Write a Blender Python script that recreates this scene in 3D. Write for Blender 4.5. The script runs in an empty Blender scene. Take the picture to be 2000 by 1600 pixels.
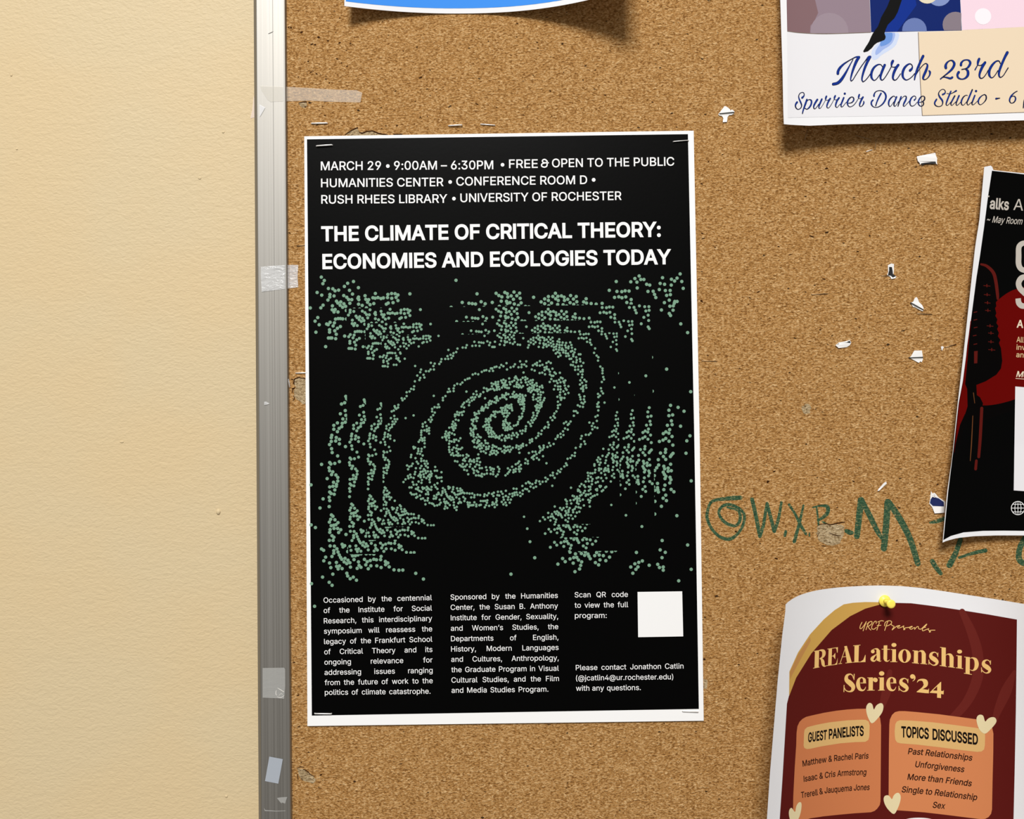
import bpy, bmesh, math, random
from mathutils import Vector, Matrix
from mathutils.geometry import tessellate_polygon, delaunay_2d_cdt

# ------------------------------------------------------------------ camera, world, lights, exposure
scene = bpy.context.scene
COL = scene.collection
F = 1600.0                 # focal length in pixels of the 2000x1600 frame
S0 = 0.000398              # metres per pixel on the cork surface
D = F * S0
PITCH, ROLL = math.radians(1.25), 0.0130
O = Vector((0, 0, 1.5))    # board point in the middle of the picture; cork surface is the plane y = 0
fw = Vector((0, math.cos(PITCH), math.sin(PITCH)))
up0 = Vector((0, -math.sin(PITCH), math.cos(PITCH)))
r0 = Vector((1, 0, 0))
cup = up0 * math.cos(ROLL) + r0 * math.sin(ROLL)
crt = r0 * math.cos(ROLL) - up0 * math.sin(ROLL)
CAM = O - fw * D
cd = bpy.data.cameras.new('camera')
cd.sensor_width = 36.0
cd.lens = 36.0 * F / 2000.0
cd.clip_start = 0.01
cam = bpy.data.objects.new('camera', cd)
COL.objects.link(cam)
M = Matrix((crt, cup, -fw)).transposed().to_4x4()
M.translation = CAM
cam.matrix_world = M
scene.camera = cam

world = bpy.data.worlds.new('world')
scene.world = world
world.use_nodes = True
world.node_tree.nodes['Background'].inputs[0].default_value = (1.0, 0.94, 0.86, 1)
world.node_tree.nodes['Background'].inputs[1].default_value = 0.235

def lamp(name, loc, aim, sx, sy, power, color):
    l = bpy.data.lights.new(name, 'AREA')
    l.shape = 'RECTANGLE'; l.size = sx; l.size_y = sy
    l.energy = power; l.color = color
    o = bpy.data.objects.new(name, l)
    COL.objects.link(o)
    o.location = loc
    o.rotation_euler = (Vector(aim) - Vector(loc)).to_track_quat('-Z', 'Y').to_euler()
    return o
# troffers in the corridor ceiling in front of the board
lamp('ceiling_light', (-0.50, -3.95, 4.97), (-0.1, 0, 1.5), 1.7, 1.5, 326, (1.0, 0.985, 0.96))
lamp('ceiling_light_far', (-1.7, -6.2, 4.6), (-0.2, 0, 1.6), 1.2, 0.6, 10, (1.0, 0.985, 0.96))

vs = scene.view_settings
vs.view_transform = 'Standard'; vs.look = 'None'; vs.gamma = 1.0; vs.use_curve_mapping = False
vs.exposure = 0.08

# ------------------------------------------------------------------ geometry helpers
def P(px, py, h=0.0):
    """photo pixel -> point at height h (metres) in front of the cork surface"""
    d = fw * F + crt * (px - 1000.0) + cup * (800.0 - py)
    t = (-h - CAM.y) / d.y
    return CAM + d * t

def mk(name, verts, faces, mat, parent=None, smooth=False, sharp=None):
    loc = parent.location.copy() if parent else None
    if loc is None:
        n = len(verts)
        loc = Vector((sum(v[0] for v in verts) / n, max(v[1] for v in verts), sum(v[2] for v in verts) / n))
    me = bpy.data.meshes.new(name)
    me.from_pydata([tuple(Vector(v) - loc) for v in verts], [], faces)
    me.materials.append(mat)
    if smooth:
        for p in me.polygons: p.use_smooth = True
    if sharp:
        es = {frozenset(e): i for i, e in enumerate(me.edge_keys)}
        for e in me.edges:
            if (e.vertices[0] in sharp) and (e.vertices[1] in sharp): e.use_edge_sharp = True
    me.update()
    o = bpy.data.objects.new(name, me)
    COL.objects.link(o)
    if parent: o.parent = parent
    else: o.location = loc
    return o

def thing(name, label, cat, loc, group=None):
    o = bpy.data.objects.new(name, None)
    o.empty_display_size = 0.02
    COL.objects.link(o)
    o.location = loc
    o['label'] = label; o['category'] = cat
    if group: o['group'] = group
    return o

def tag(o, label, cat, group=None):
    o['label'] = label; o['category'] = cat
    if group: o['group'] = group
    return o

def orient(poly):
    a = sum(poly[i][0] * poly[(i + 1) % len(poly)][1] - poly[(i + 1) % len(poly)][0] * poly[i][1] for i in range(len(poly)))
    return poly if a < 0 else poly[::-1]

class Ink:
    """collects flat shapes in photo pixels, then lays them on a surface"""
    def __init__(s): s.v = []; s.f = []; s.k = 0
    def tris(s, v, f):
        b = len(s.v); z = (s.k % 9) * 0.000002; s.k += 1
        s.v += [(p[0], p[1], z + (p[2] if len(p) > 2 else 0.0)) for p in v]; s.f += [tuple(b + i for i in t) for t in f]
    def poly(s, pts, cell=None):
        t = tessellate_polygon([[Vector((x, y, 0)) for x, y in pts]])
        s.tris(pts, t)
    def disc(s, x, y, r, ry=None, n=14):
        ry = ry or r
        s.tris([(x + r * math.cos(2 * math.pi * i / n), y + ry * math.sin(2 * math.pi * i / n)) for i in range(n)],
               [(0, i, i + 1) for i in range(1, n - 1)])
    def ring(s, x, y, rx, ry, ix, iy, n=40, a0=0.0, a1=2 * math.pi):
        v = []
        for i in range(n + 1):
            a = a0 + (a1 - a0) * i / n
            v += [(x + rx * math.cos(a), y + ry * math.sin(a)), (x + ix * math.cos(a), y + iy * math.sin(a))]
        s.tris(v, [(2 * i, 2 * i + 1, 2 * i + 3, 2 * i + 2) for i in range(n)])
    def line(s, x0, y0, x1, y1, w):
        L = math.hypot(x1 - x0, y1 - y0) or 1
        nx, ny = -(y1 - y0) / L * w / 2, (x1 - x0) / L * w / 2
        s.tris([(x0 + nx, y0 + ny), (x0 - nx, y0 - ny), (x1 - nx, y1 - ny), (x1 + nx, y1 + ny)], [(0, 1, 2, 3)])
    def stroke(s, pts, caps=True, step=5):
        """pts: (x, y, width) in pixels, smoothed"""
        q = [pts[0]] + list(pts) + [pts[-1]]
        out = []
        for i in range(1, len(q) - 2):
            for j in range(step):
                t = j / step
                out.append(tuple(0.5 * (2 * q[i][k] + (q[i + 1][k] - q[i - 1][k]) * t + (2 * q[i - 1][k] - 5 * q[i][k] + 4 * q[i + 1][k] - q[i + 2][k]) * t * t
                           + (3 * q[i][k] - q[i - 1][k] - 3 * q[i + 1][k] + q[i + 2][k]) * t ** 3) for k in range(3)))
        out.append(pts[-1])
        v = []
        for i, (x, y, w) in enumerate(out):
            a = out[max(i - 1, 0)]; b = out[min(i + 1, len(out) - 1)]
            dx, dy = b[0] - a[0], b[1] - a[1]
            L = math.hypot(dx, dy) or 1
            w = max(w, 0.2)
            v += [(x - dy / L * w / 2, y + dx / L * w / 2), (x + dy / L * w / 2, y - dx / L * w / 2)]
        s.tris(v, [(2 * i, 2 * i + 1, 2 * i + 3, 2 * i + 2) for i in range(len(out) - 1)])
        if caps:
            s.disc(out[0][0], out[0][1], out[0][2] / 2, n=10); s.disc(out[-1][0], out[-1][1], out[-1][2] / 2, n=10)
    def build(s, name, mat, parent, surf, eps, cell=None):
        """surf(px, py, eps) -> world point"""
        v, f = s.v, s.f
        if cell:
            bm = bmesh.new()
            vs_ = [bm.verts.new(p) for p in v]
            for t in f:
                try: bm.faces.new([vs_[i] for i in t])
                except ValueError: pass
            for ax in (0, 1):
                lo = min(p[ax] for p in v); hi = max(p[ax] for p in v)
                k = math.floor(lo / cell) + 1
                while k * cell < hi:
                    co = (k * cell, 0, 0) if ax == 0 else (0, k * cell, 0)
                    no = (1, 0, 0) if ax == 0 else (0, 1, 0)
                    bmesh.ops.bisect_plane(bm, geom=bm.verts[:] + bm.edges[:] + bm.faces[:], plane_co=co, plane_no=no)
                    k += 1
            bmesh.ops.remove_doubles(bm, verts=bm.verts[:], dist=0.02)
            bmesh.ops.dissolve_degenerate(bm, dist=0.02, edges=bm.edges[:])
            bmesh.ops.triangulate(bm, faces=[q for q in bm.faces if len(q.verts) > 4])
            bm.verts.index_update()
            v = [tuple(p.co) for p in bm.verts]; f = [tuple(q.index for q in p.verts) for p in bm.faces]
            bm.free()
        g = []
        for t in f:      # face the camera
            a = sum(v[t[i]][0] * v[t[(i + 1) % len(t)]][1] - v[t[(i + 1) % len(t)]][0] * v[t[i]][1] for i in range(len(t)))
            g.append(t if a < 0 else t[::-1])
        o = mk(name, [surf(x, y, eps + z) for x, y, z in v], g, mat, parent, smooth=True)
        nr = []
        for x, y, z in v:
            p0 = surf(x - 1.5, y, eps); p1 = surf(x + 1.5, y, eps); q0 = surf(x, y + 1.5, eps); q1 = surf(x, y - 1.5, eps)
            n = (p1 - p0).cross(q1 - q0).normalized()
            nr.append(tuple(n))
        o.data.normals_split_custom_set_from_vertices(nr)
        return o

def flat(h0):
    return lambda x, y, e: P(x, y, h0 + e)
def field(hf):
    return lambda x, y, e: P(x, y, hf(x, y) + e)

def poly_at(side, n):
    """resample a polyline evenly into n+1 points"""
    L = [0]
    for a, b in zip(side, side[1:]): L.append(L[-1] + math.hypot(b[0] - a[0], b[1] - a[1]))
    out = []
    for i in range(n + 1):
        s = L[-1] * i / n; k = 0
        while k < len(L) - 2 and L[k + 1] < s: k += 1
        t = (s - L[k]) / ((L[k + 1] - L[k]) or 1)
        out.append((side[k][0] + (side[k + 1][0] - side[k][0]) * t, side[k][1] + (side[k + 1][1] - side[k][1]) * t))
    return out

def coons(top, bottom, left, right, n, m):
    T, B, L_, R_ = poly_at(top, n), poly_at(bottom, n), poly_at(left, m), poly_at(right, m)
    g = []
    for j in range(m + 1):
        v = j / m
        for i in range(n + 1):
            u = i / n
            p = []
            for k in (0, 1):
                p.append((1 - v) * T[i][k] + v * B[i][k] + (1 - u) * L_[j][k] + u * R_[j][k]
                         - ((1 - u) * (1 - v) * T[0][k] + u * (1 - v) * T[n][k] + (1 - u) * v * B[0][k] + u * v * B[n][k]))
            g.append(tuple(p))
    return g

def sheet(name, grid, n, m, surf, thick, mat, parent=None):
    """a thin solid sheet: front grid, back grid and rim"""
    fr = [surf(x, y, 0.0) for x, y in grid]
    bk = [p + Vector((0, thick, 0)) for p in fr]
    N = len(fr); faces = []
    for j in range(m):
        for i in range(n):
            a = j * (n + 1) + i
            faces.append((a, a + n + 1, a + n + 2, a + 1))
            faces.append((N + a, N + a + 1, N + a + n + 2, N + a + n + 1))
    rim = [i for i in range(n + 1)] + [j * (n + 1) + n for j in range(1, m + 1)] + [m * (n + 1) + i for i in range(n - 1, -1, -1)] + [j * (n + 1) for j in range(m - 1, 0, -1)]
    for a, b in zip(rim, rim[1:] + rim[:1]): faces.append((a, b, N + b, N + a))
    o = mk(name, fr + bk, faces, mat, parent, smooth=True)
    rs = set(rim)
    for e in o.data.edges:
        a, b = e.vertices
        if (a in rs and b in rs) or (a - N in rs and b - N in rs): e.use_edge_sharp = True
    return o

def chip(name, pts, h0, thick, mat, parent=None, lift=None):
    """a small torn piece: outline in pixels, real thickness, gently lifted"""
    pts = orient(pts)[::-1]
    lift = lift or (lambda x, y: 0.0)
    n = len(pts)
    fr = [P(x, y, h0 + thick + lift(x, y)) for x, y in pts]
    bk = [P(x, y, h0 + lift(x, y)) for x, y in pts]
    t = tessellate_polygon([[Vector((x, y, 0)) for x, y in pts]])
    f = []
    for a in t:
        ar = sum(pts[a[i]][0] * pts[a[(i + 1) % 3]][1] - pts[a[(i + 1) % 3]][0] * pts[a[i]][1] for i in range(3))
        a = a if ar < 0 else a[::-1]
        f.append(tuple(a)); f.append(tuple(n + i for i in a[::-1]))
    for i in range(n):
        j = (i + 1) % n
        f.append((i, j, n + j, n + i))
    return mk(name, fr + bk, f, mat, parent)

def tube(pts, r, n=8):
    """round bar through world points"""
    v = []; f = []
    for i, p in enumerate(pts):
        a = pts[max(i - 1, 0)]; b = pts[min(i + 1, len(pts) - 1)]
        d = (b - a).normalized()
        u = d.cross(Vector((0, 0, 1)) if abs(d.z) < 0.9 else Vector((1, 0, 0))).normalized(); w = d.cross(u)
        for k in range(n):
            t = 2 * math.pi * k / n
            v.append(p + (u * math.cos(t) + w * math.sin(t)) * r)
    for i in range(len(pts) - 1):
        for k in range(n):
            f.append((i * n + k, i * n + (k + 1) % n, (i + 1) * n + (k + 1) % n, (i + 1) * n + k))
    f.append(tuple(range(n - 1, -1, -1))); f.append(tuple(range((len(pts) - 1) * n, len(pts) * n)))
    return v, f

# ------------------------------------------------------------------ text
FONT = None
try:
    FONT = bpy.data.fonts.load(bpy.utils.system_resource('DATAFILES') + '/fonts/Inter.woff2')
except Exception:
    FONT = None
_tc = {}
def contours(s):
    """outlines of the words, as closed lists of points"""
    c = bpy.data.curves.new('tmp_text', 'FONT')
    if FONT: c.font = FONT
    c.body = s
    o = bpy.data.objects.new('tmp_text', c)
    COL.objects.link(o)
    for q in bpy.context.selected_objects: q.select_set(False)
    o.select_set(True); bpy.context.view_layer.objects.active = o
    bpy.ops.object.convert(target='CURVE')
    out = []
    for sp in o.data.splines:
        pts = []
        if sp.type == 'BEZIER':
            n = len(sp.bezier_points)
            for k in range(n):
                p, q = sp.bezier_points[k], sp.bezier_points[(k + 1) % n]
                A, B, C, E = p.co, p.handle_right, q.handle_left, q.co
                d = (E - A)
                L = d.length
                if L < 1e-6: continue
                bend = max(abs((B - A).x * d.y - (B - A).y * d.x), abs((C - A).x * d.y - (C - A).y * d.x)) / L
                m_ = 1 if bend < 0.0012 else (3 if bend < 0.02 else 5)
                for t in range(m_):
                    t /= m_
                    w = A * (1 - t) ** 3 + B * (3 * t * (1 - t) ** 2) + C * (3 * t * t * (1 - t)) + E * t ** 3
                    pts.append((w.x, w.y))
        else: pts = [(p.co.x, p.co.y) for p in sp.points]
        clean = []
        for p in pts:
            if not clean or math.hypot(p[0] - clean[-1][0], p[1] - clean[-1][1]) > 1e-4: clean.append(p)
        if len(clean) > 2: out.append(clean)
    # plain capital I: drop the slab serifs this face gives it, and close the gap they leave
    for c in [q for q in out if len(q) == 12]:
        ys = [p[1] for p in c]; lo, hi = min(ys), max(ys); h_ = hi - lo
        if h_ < 0.4 or any(0.25 * h_ < y - lo < 0.75 * h_ for y in ys): continue
        xs = sorted({round(p[0], 4) for p in c})
        if len(xs) < 4: continue
        e = (xs[-1] - xs[0] - (xs[-2] - xs[1])) / 2; xr = xs[-1]
        sl, sr = xs[1], xs[-2]
        for q in out:
            if q is not c and min(p[0] for p in q) > xr - 0.01: q[:] = [(x - 1.55 * e, y) for x, y in q]
        c[:] = [(x - 0.78 * e, y) for x, y in (((sl, lo), (sr, lo), (sr, hi), (sl, hi)) if area2(c) > 0 else ((sl, lo), (sl, hi), (sr, hi), (sr, lo)))]
    d = o.data
    bpy.data.objects.remove(o); bpy.data.curves.remove(d)
    return out
def area2(p): return sum(p[i][0] * p[(i + 1) % len(p)][1] - p[(i + 1) % len(p)][0] * p[i][1] for i in range(len(p)))
def inside(pt, poly):
    x, y = pt; r = False
    for i in range(len(poly)):
        x0, y0 = poly[i]; x1, y1 = poly[i - 1]
        if (y0 > y) != (y1 > y) and x < (x1 - x0) * (y - y0) / (y1 - y0) + x0: r = not r
    return r
def grow(p, b):
    """move every outline point outwards from the inked side"""
    out = []
    n = len(p)
    for i in range(n):
        x0, y0 = p[i - 1]; x, y = p[i]; x1, y1 = p[(i + 1) % n]
        l0 = math.hypot(x - x0, y - y0); l1 = math.hypot(x1 - x, y1 - y)
        n0 = ((y - y0) / l0, -(x - x0) / l0); n1 = ((y1 - y) / l1, -(x1 - x) / l1)
        mx, my = n0[0] + n1[0], n0[1] + n1[1]
        q = max(0.5, 1 + n0[0] * n1[0] + n0[1] * n1[1])
        out.append((x + mx * b / q, y + my * b / q))
    return out
def glyphs(s, bold):
    key = (s, bold)
    if key in _tc: return _tc[key]
    cs = contours(s)
    big = max(cs, key=lambda p: abs(area2(p)))
    sgn = 1 if area2(big) > 0 else -1
    cs = [c if sgn > 0 else c[::-1] for c in cs]      # outer outlines now run counter-clockwise
    if bold: cs = [grow(c, bold) for c in cs]
    verts = []; edges = []
    for c in cs:
        b = len(verts); n = len(c)
        verts += [Vector(p) for p in c]; edges += [(b + i, b + (i + 1) % n) for i in range(n)]
    rv, re_, rf, _a, _b, _c = delaunay_2d_cdt(verts, edges, [], 0, 1e-5)
    box = [(min(p[0] for p in c), max(p[0] for p in c), c) for c in cs]
    v = [(p.x, p.y, 0.0) for p in rv]; f = []
    for t in rf:
        x = sum(rv[q].x for q in t) / len(t); y = sum(rv[q].y for q in t) / len(t)
        wn = 0
        for lo, hi, c in box:
            if not lo <= x <= hi: continue
            for k in range(len(c)):
                x0, y0 = c[k - 1]; x1, y1 = c[k]
                if (y0 > y) != (y1 > y) and x < (x1 - x0) * (y - y0) / (y1 - y0) + x0: wn += 1 if y1 > y0 else -1
        if wn > 0: f.append(tuple(t))
    used = sorted({q for t in f for q in t}); mp = {q: i for i, q in enumerate(used)}
    v = [v[q] for q in used]; f = [tuple(mp[q] for q in t) for t in f]
    _tc[key] = (v, f)
    return v, f
CAPH = max(p[1] for p in glyphs('H', 0)[0])

def text(ink, s, path, cap, bold=0.0, shear=0.0, fit=True, up=None):
    """set the words along a baseline given in pixels; cap = height of capitals in pixels"""
    v, f = glyphs(s, bold)
    if not v: return
    x0 = min(p[0] for p in v); x1 = max(p[0] for p in v)
    sy = cap / CAPH
    L = [0]
    for a, b in zip(path, path[1:]): L.append(L[-1] + math.hypot(b[0] - a[0], b[1] - a[1]))
    sx = L[-1] / (x1 - x0) if fit is True else (sy * (fit or 1))
    out = []
    for gx, gy, gz in v:
        u = (gx - x0) * sx; k = 0
        while k < len(L) - 2 and L[k + 1] < u: k += 1
        a, b = path[k], path[k + 1]
        l = (L[k + 1] - L[k]) or 1
        dx, dy = (b[0] - a[0]) / l, (b[1] - a[1]) / l
        t = u - L[k]
        g = gy * sy
        ux, uy = up if up else (dy, -dx)
        out.append((a[0] + dx * t + ux * g + dx * g * shear, a[1] + dy * t + uy * g + dy * g * shear, gz))
    ink.tris(out, f)

def words(ink, s, x0, y0, x1, y1, cap, kx, bold=0.0, justify=True):
    """one line of justified body text, word by word"""
    ws = s.split(' ')
    sy = cap / CAPH
    wid = []
    for w in ws:
        v, f = glyphs(w, bold)
        wid.append((max(p[0] for p in v) - min(p[0] for p in v)) * sy * kx)
    gap = (x1 - x0 - sum(wid)) / (len(ws) - 1)
    x = x0
    for w, l in zip(ws, wid):
        ya = y0 + (y1 - y0) * (x - x0) / (x1 - x0); yb = y0 + (y1 - y0) * (x + l - x0) / (x1 - x0)
        text(ink, w, [(x, ya), (x + l, yb)], cap, bold)
        x += l + gap

# ------------------------------------------------------------------ materials
def lin(c):
    c = c / 255.0
    return c / 12.92 if c <= 0.04045 else ((c + 0.055) / 1.055) ** 2.4
KA = 0.86
def rgb(r, g, b, k=KA): return (lin(r) * k, lin(g) * k, lin(b) * k, 1)

def mat(name, col, rough=0.6, spec=0.3, metal=0.0):
    m = bpy.data.materials.new(name); m.use_nodes = True
    b = m.node_tree.nodes['Principled BSDF']
    b.inputs['Base Color'].default_value = col
    b.inputs['Roughness'].default_value = rough
    b.inputs['Specular IOR Level'].default_value = spec
    b.inputs['Metallic'].default_value = metal
    return m

class NT:
    def __init__(s, m): s.t = m.node_tree; s.b = s.t.nodes['Principled BSDF']
    def n(s, kind, **kw):
        x = s.t.nodes.new(kind)
        for k, v in kw.items(): setattr(x, k, v)
        return x
    def l(s, a, b): s.t.links.new(a, b)
    def coord(s, scale):
        tc = s.n('ShaderNodeNewGeometry'); mp = s.n('ShaderNodeMapping')
        mp.inputs['Scale'].default_value = scale
        s.l(tc.outputs['Position'], mp.inputs['Vector']); return mp.outputs[0]
    def noise(s, vec, scale, detail=2, rough=0.5, dist=0.0):
        x = s.n('ShaderNodeTexNoise'); s.l(vec, x.inputs['Vector'])
        x.inputs['Scale'].default_value = scale; x.inputs['Detail'].default_value = detail
        x.inputs['Roughness'].default_value = rough; x.inputs['Distortion'].default_value = dist
        return x.outputs['Fac']
    def voro(s, vec, scale, feature='F1', rnd=1.0):
        x = s.n('ShaderNodeTexVoronoi', feature=feature); s.l(vec, x.inputs['Vector'])
        x.inputs['Scale'].default_value = scale; x.inputs['Randomness'].default_value = rnd
        return x
    def math(s, op, a, b=None, c=None, clamp=False):
        x = s.n('ShaderNodeMath', operation=op, use_clamp=clamp)
        for i, q in enumerate((a, b, c)):
            if q is None: continue
            if isinstance(q, (int, float)): x.inputs[i].default_value = q
            else: s.l(q, x.inputs[i])
        return x.outputs[0]
    def step(s, val, lo, hi, a=0.0, b=1.0):
        x = s.n('ShaderNodeMapRange', interpolation_type='SMOOTHSTEP')
        s.l(val, x.inputs[0])
        for i, q in enumerate((lo, hi, a, b)): x.inputs[i + 1].default_value = q
        return x.outputs[0]
    def ramp(s, val, stops):
        x = s.n('ShaderNodeValToRGB'); s.l(val, x.inputs[0])
        e = x.color_ramp.elements
        while len(e) < len(stops): e.new(0.5)
        for q, (p, c) in zip(e, stops): q.position = p; q.color = c
        return x.outputs[0]
    def mix(s, fac, a, b):
        x = s.n('ShaderNodeMix', data_type='RGBA')
        if isinstance(fac, (int, float)): x.inputs[0].default_value = fac
        else: s.l(fac, x.inputs[0])
        for i, q in ((6, a), (7, b)):
            if isinstance(q, tuple): x.inputs[i].default_value = q
            else: s.l(q, x.inputs[i])
        return x.outputs[2]
    def bump(s, h, dist, strength=1.0):
        x = s.n('ShaderNodeBump'); s.l(h, x.inputs['Height'])
        x.inputs['Distance'].default_value = dist; x.inputs['Strength'].default_value = strength
        s.l(x.outputs[0], s.b.inputs['Normal'])

def cork_mat(name, c_dark, c_mid, c_light, marker=False, pits=True):
    m = mat(name, (0.4, 0.2, 0.07, 1), 0.85, 0.15); t = NT(m)
    v = t.coord((0.78, 1.0, 1.30))
    w = t.noise(v, 300, 2, 0.5)
    n1 = t.noise(v, 640, 4, 0.64, 0.35)
    n2 = t.noise(v, 260, 3, 0.6)
    vo = t.voro(v, 520)
    sep = t.n('ShaderNodeSeparateColor'); t.l(vo.outputs['Color'], sep.inputs[0])
    gran = sep.outputs[0]
    val = t.math('MULTIPLY_ADD', n1, 1.15, -0.10)
    val = t.math('ADD', val, t.math('MULTIPLY', t.math('SUBTRACT', gran, 0.5), 0.18))
    val = t.math('ADD', val, t.math('MULTIPLY', t.math('SUBTRACT', n2, 0.5), 0.07))
    col = t.ramp(val, [(0.24, c_dark), (0.46, c_mid), (0.80, c_light)])
    # pale flecks
    fl = t.math('MULTIPLY', t.step(t.voro(v, 170).outputs['Distance'], 0.16, 0.30, 1.0, 0.0), t.step(n1, 0.46, 0.62))
    col = t.mix(t.math('MULTIPLY', fl, 0.8), col, c_light)
    hgt = t.math('ADD', t.math('MULTIPLY', n1, 1.0), t.math('MULTIPLY', gran, 0.35))
    if pits:
        dn = t.math('ADD', t.math('MULTIPLY', t.math('SUBTRACT', w, 0.5), 0.20), t.math('MULTIPLY', t.math('SUBTRACT', n1, 0.5), 0.14))
        for sc, r, keep in ((95, 0.050, 0.66), (50, 0.030, 0.40), (150, 0.050, 0.74)):
            pv = t.voro(v, sc)
            s2 = t.n('ShaderNodeSeparateColor'); t.l(pv.outputs['Color'], s2.inputs[0])
            d = t.math('ADD', pv.outputs['Distance'], dn)
            hole = t.math('MULTIPLY', t.step(d, r * 0.6, r * 1.5, 1.0, 0.0), t.step(s2.outputs[1], keep, keep + 0.02))
            col = t.mix(t.math('MULTIPLY', hole, 0.9), col, rgb(45, 24, 8))
            hgt = t.math('SUBTRACT', hgt, t.math('MULTIPLY', hole, 1.6))
    if marker:
        ink = t.mix(t.step(n1, 0.42, 0.60), rgb(28, 82, 60), rgb(62, 116, 84))
        col = t.mix(t.step(t.math('ADD', n1, t.math('MULTIPLY', w, 0.3)), 0.68, 0.84, 0.93, 0.38), col, ink)
    t.l(col, t.b.inputs['Base Color'])
    t.bump(hgt, 0.0016, 1.0)
    return m

MC = cork_mat('cork', rgb(124, 80, 34), rgb(192, 141, 80), rgb(246, 206, 150))
MMARK = cork_mat('green_marker_on_cork', rgb(120, 76, 30), rgb(180, 131, 74), rgb(222, 176, 118), marker=True)
MGOUGE = cork_mat('bare_backing', rgb(112, 86, 52), rgb(190, 164, 124), rgb(232, 210, 172), pits=False)
MCRACK = mat('crack_shadow', rgb(58, 32, 12), 0.9, 0.05)

def wall_mat():
    m = mat('cream_wall_paint', rgb(230, 212, 174), 0.55, 0.3); t = NT(m)
    v = t.coord((1.0, 1.0, 1.8))
    n1 = t.noise(v, 260, 3, 0.55, 0.5); n2 = t.noise(v, 70, 2, 0.5)
    big = t.noise(t.coord((1, 1, 1)), 9, 2, 0.5)
    t.l(t.mix(t.step(big, 0.35, 0.65), rgb(219, 199, 160), rgb(221, 198, 156)), t.b.inputs['Base Color'])
    t.bump(t.math('ADD', n1, t.math('MULTIPLY', n2, 0.6)), 0.0011, 0.42)
    return m
MWALL = wall_mat()

def metal_mat():
    m = mat('brushed_aluminium', (0.60, 0.585, 0.555, 1), 0.36, 0.5, 1.0); t = NT(m)
    v = t.coord((900, 60, 1.2))
    n = t.noise(v, 1.0, 3, 0.6)
    t.l(t.step(n, 0.3, 0.7, 0.50, 0.58), t.b.inputs['Roughness'])
    t.l(t.mix(t.step(n, 0.32, 0.68), (0.315, 0.302, 0.278, 1), (0.37, 0.356, 0.33, 1)), t.b.inputs['Base Color'])
    t.bump(n, 0.00004, 0.6)
    return m
MMET = metal_mat()
MWIRE = mat('staple_steel', (0.90, 0.89, 0.87, 1), 0.45, 0.6, 0.55)
MWIRED = mat('dark_steel', (0.075, 0.08, 0.08, 1), 0.4, 0.4, 0.3)
MWIREB = mat('dull_staple_steel_light_tint', (0.42, 0.29, 0.16, 1), 0.42, 0.5, 1.0)  # brown tint of the lighting put into the steel colour

def paper_mat(name, col, rough=0.5, spec=0.35):
    m = mat(name, col, rough, spec); t = NT(m)
    v = t.coord((1, 1, 1))
    t.bump(t.noise(v, 380, 2, 0.5), 0.0002, 0.12)
    return m
MPAPER = paper_mat('white_poster_paper', rgb(255, 255, 255))
MPAPER2 = paper_mat('white_copy_paper', rgb(240, 240, 243), 0.7, 0.15)
MBLACK = paper_mat('black_print', (0.0009, 0.0009, 0.0009, 1), 0.40, 0.05)
MWHITE = mat('white_print', rgb(252, 252, 252), 0.5, 0.3)

def tape_mat(name, col, alpha, rough=0.25, crumple=0.0):
    m = bpy.data.materials.new(name); m.use_nodes = True
    t = m.node_tree; b = t.nodes['Principled BSDF']; out = t.nodes['Material Output']
    b.inputs['Base Color'].default_value = col; b.inputs['Roughness'].default_value = rough
    tr = t.nodes.new('ShaderNodeBsdfTransparent'); mx = t.nodes.new('ShaderNodeMixShader')
    mx.inputs[0].default_value = alpha
    t.links.new(tr.outputs[0], mx.inputs[1]); t.links.new(b.outputs[0], mx.inputs[2]); t.links.new(mx.outputs[0], out.inputs[0])
    q = NT(m)
    if crumple:
        q.bump(q.noise(q.coord((1, 1, 2.2)), 90, 3, 0.6, 1.5), crumple, 0.9)
    return m
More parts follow.
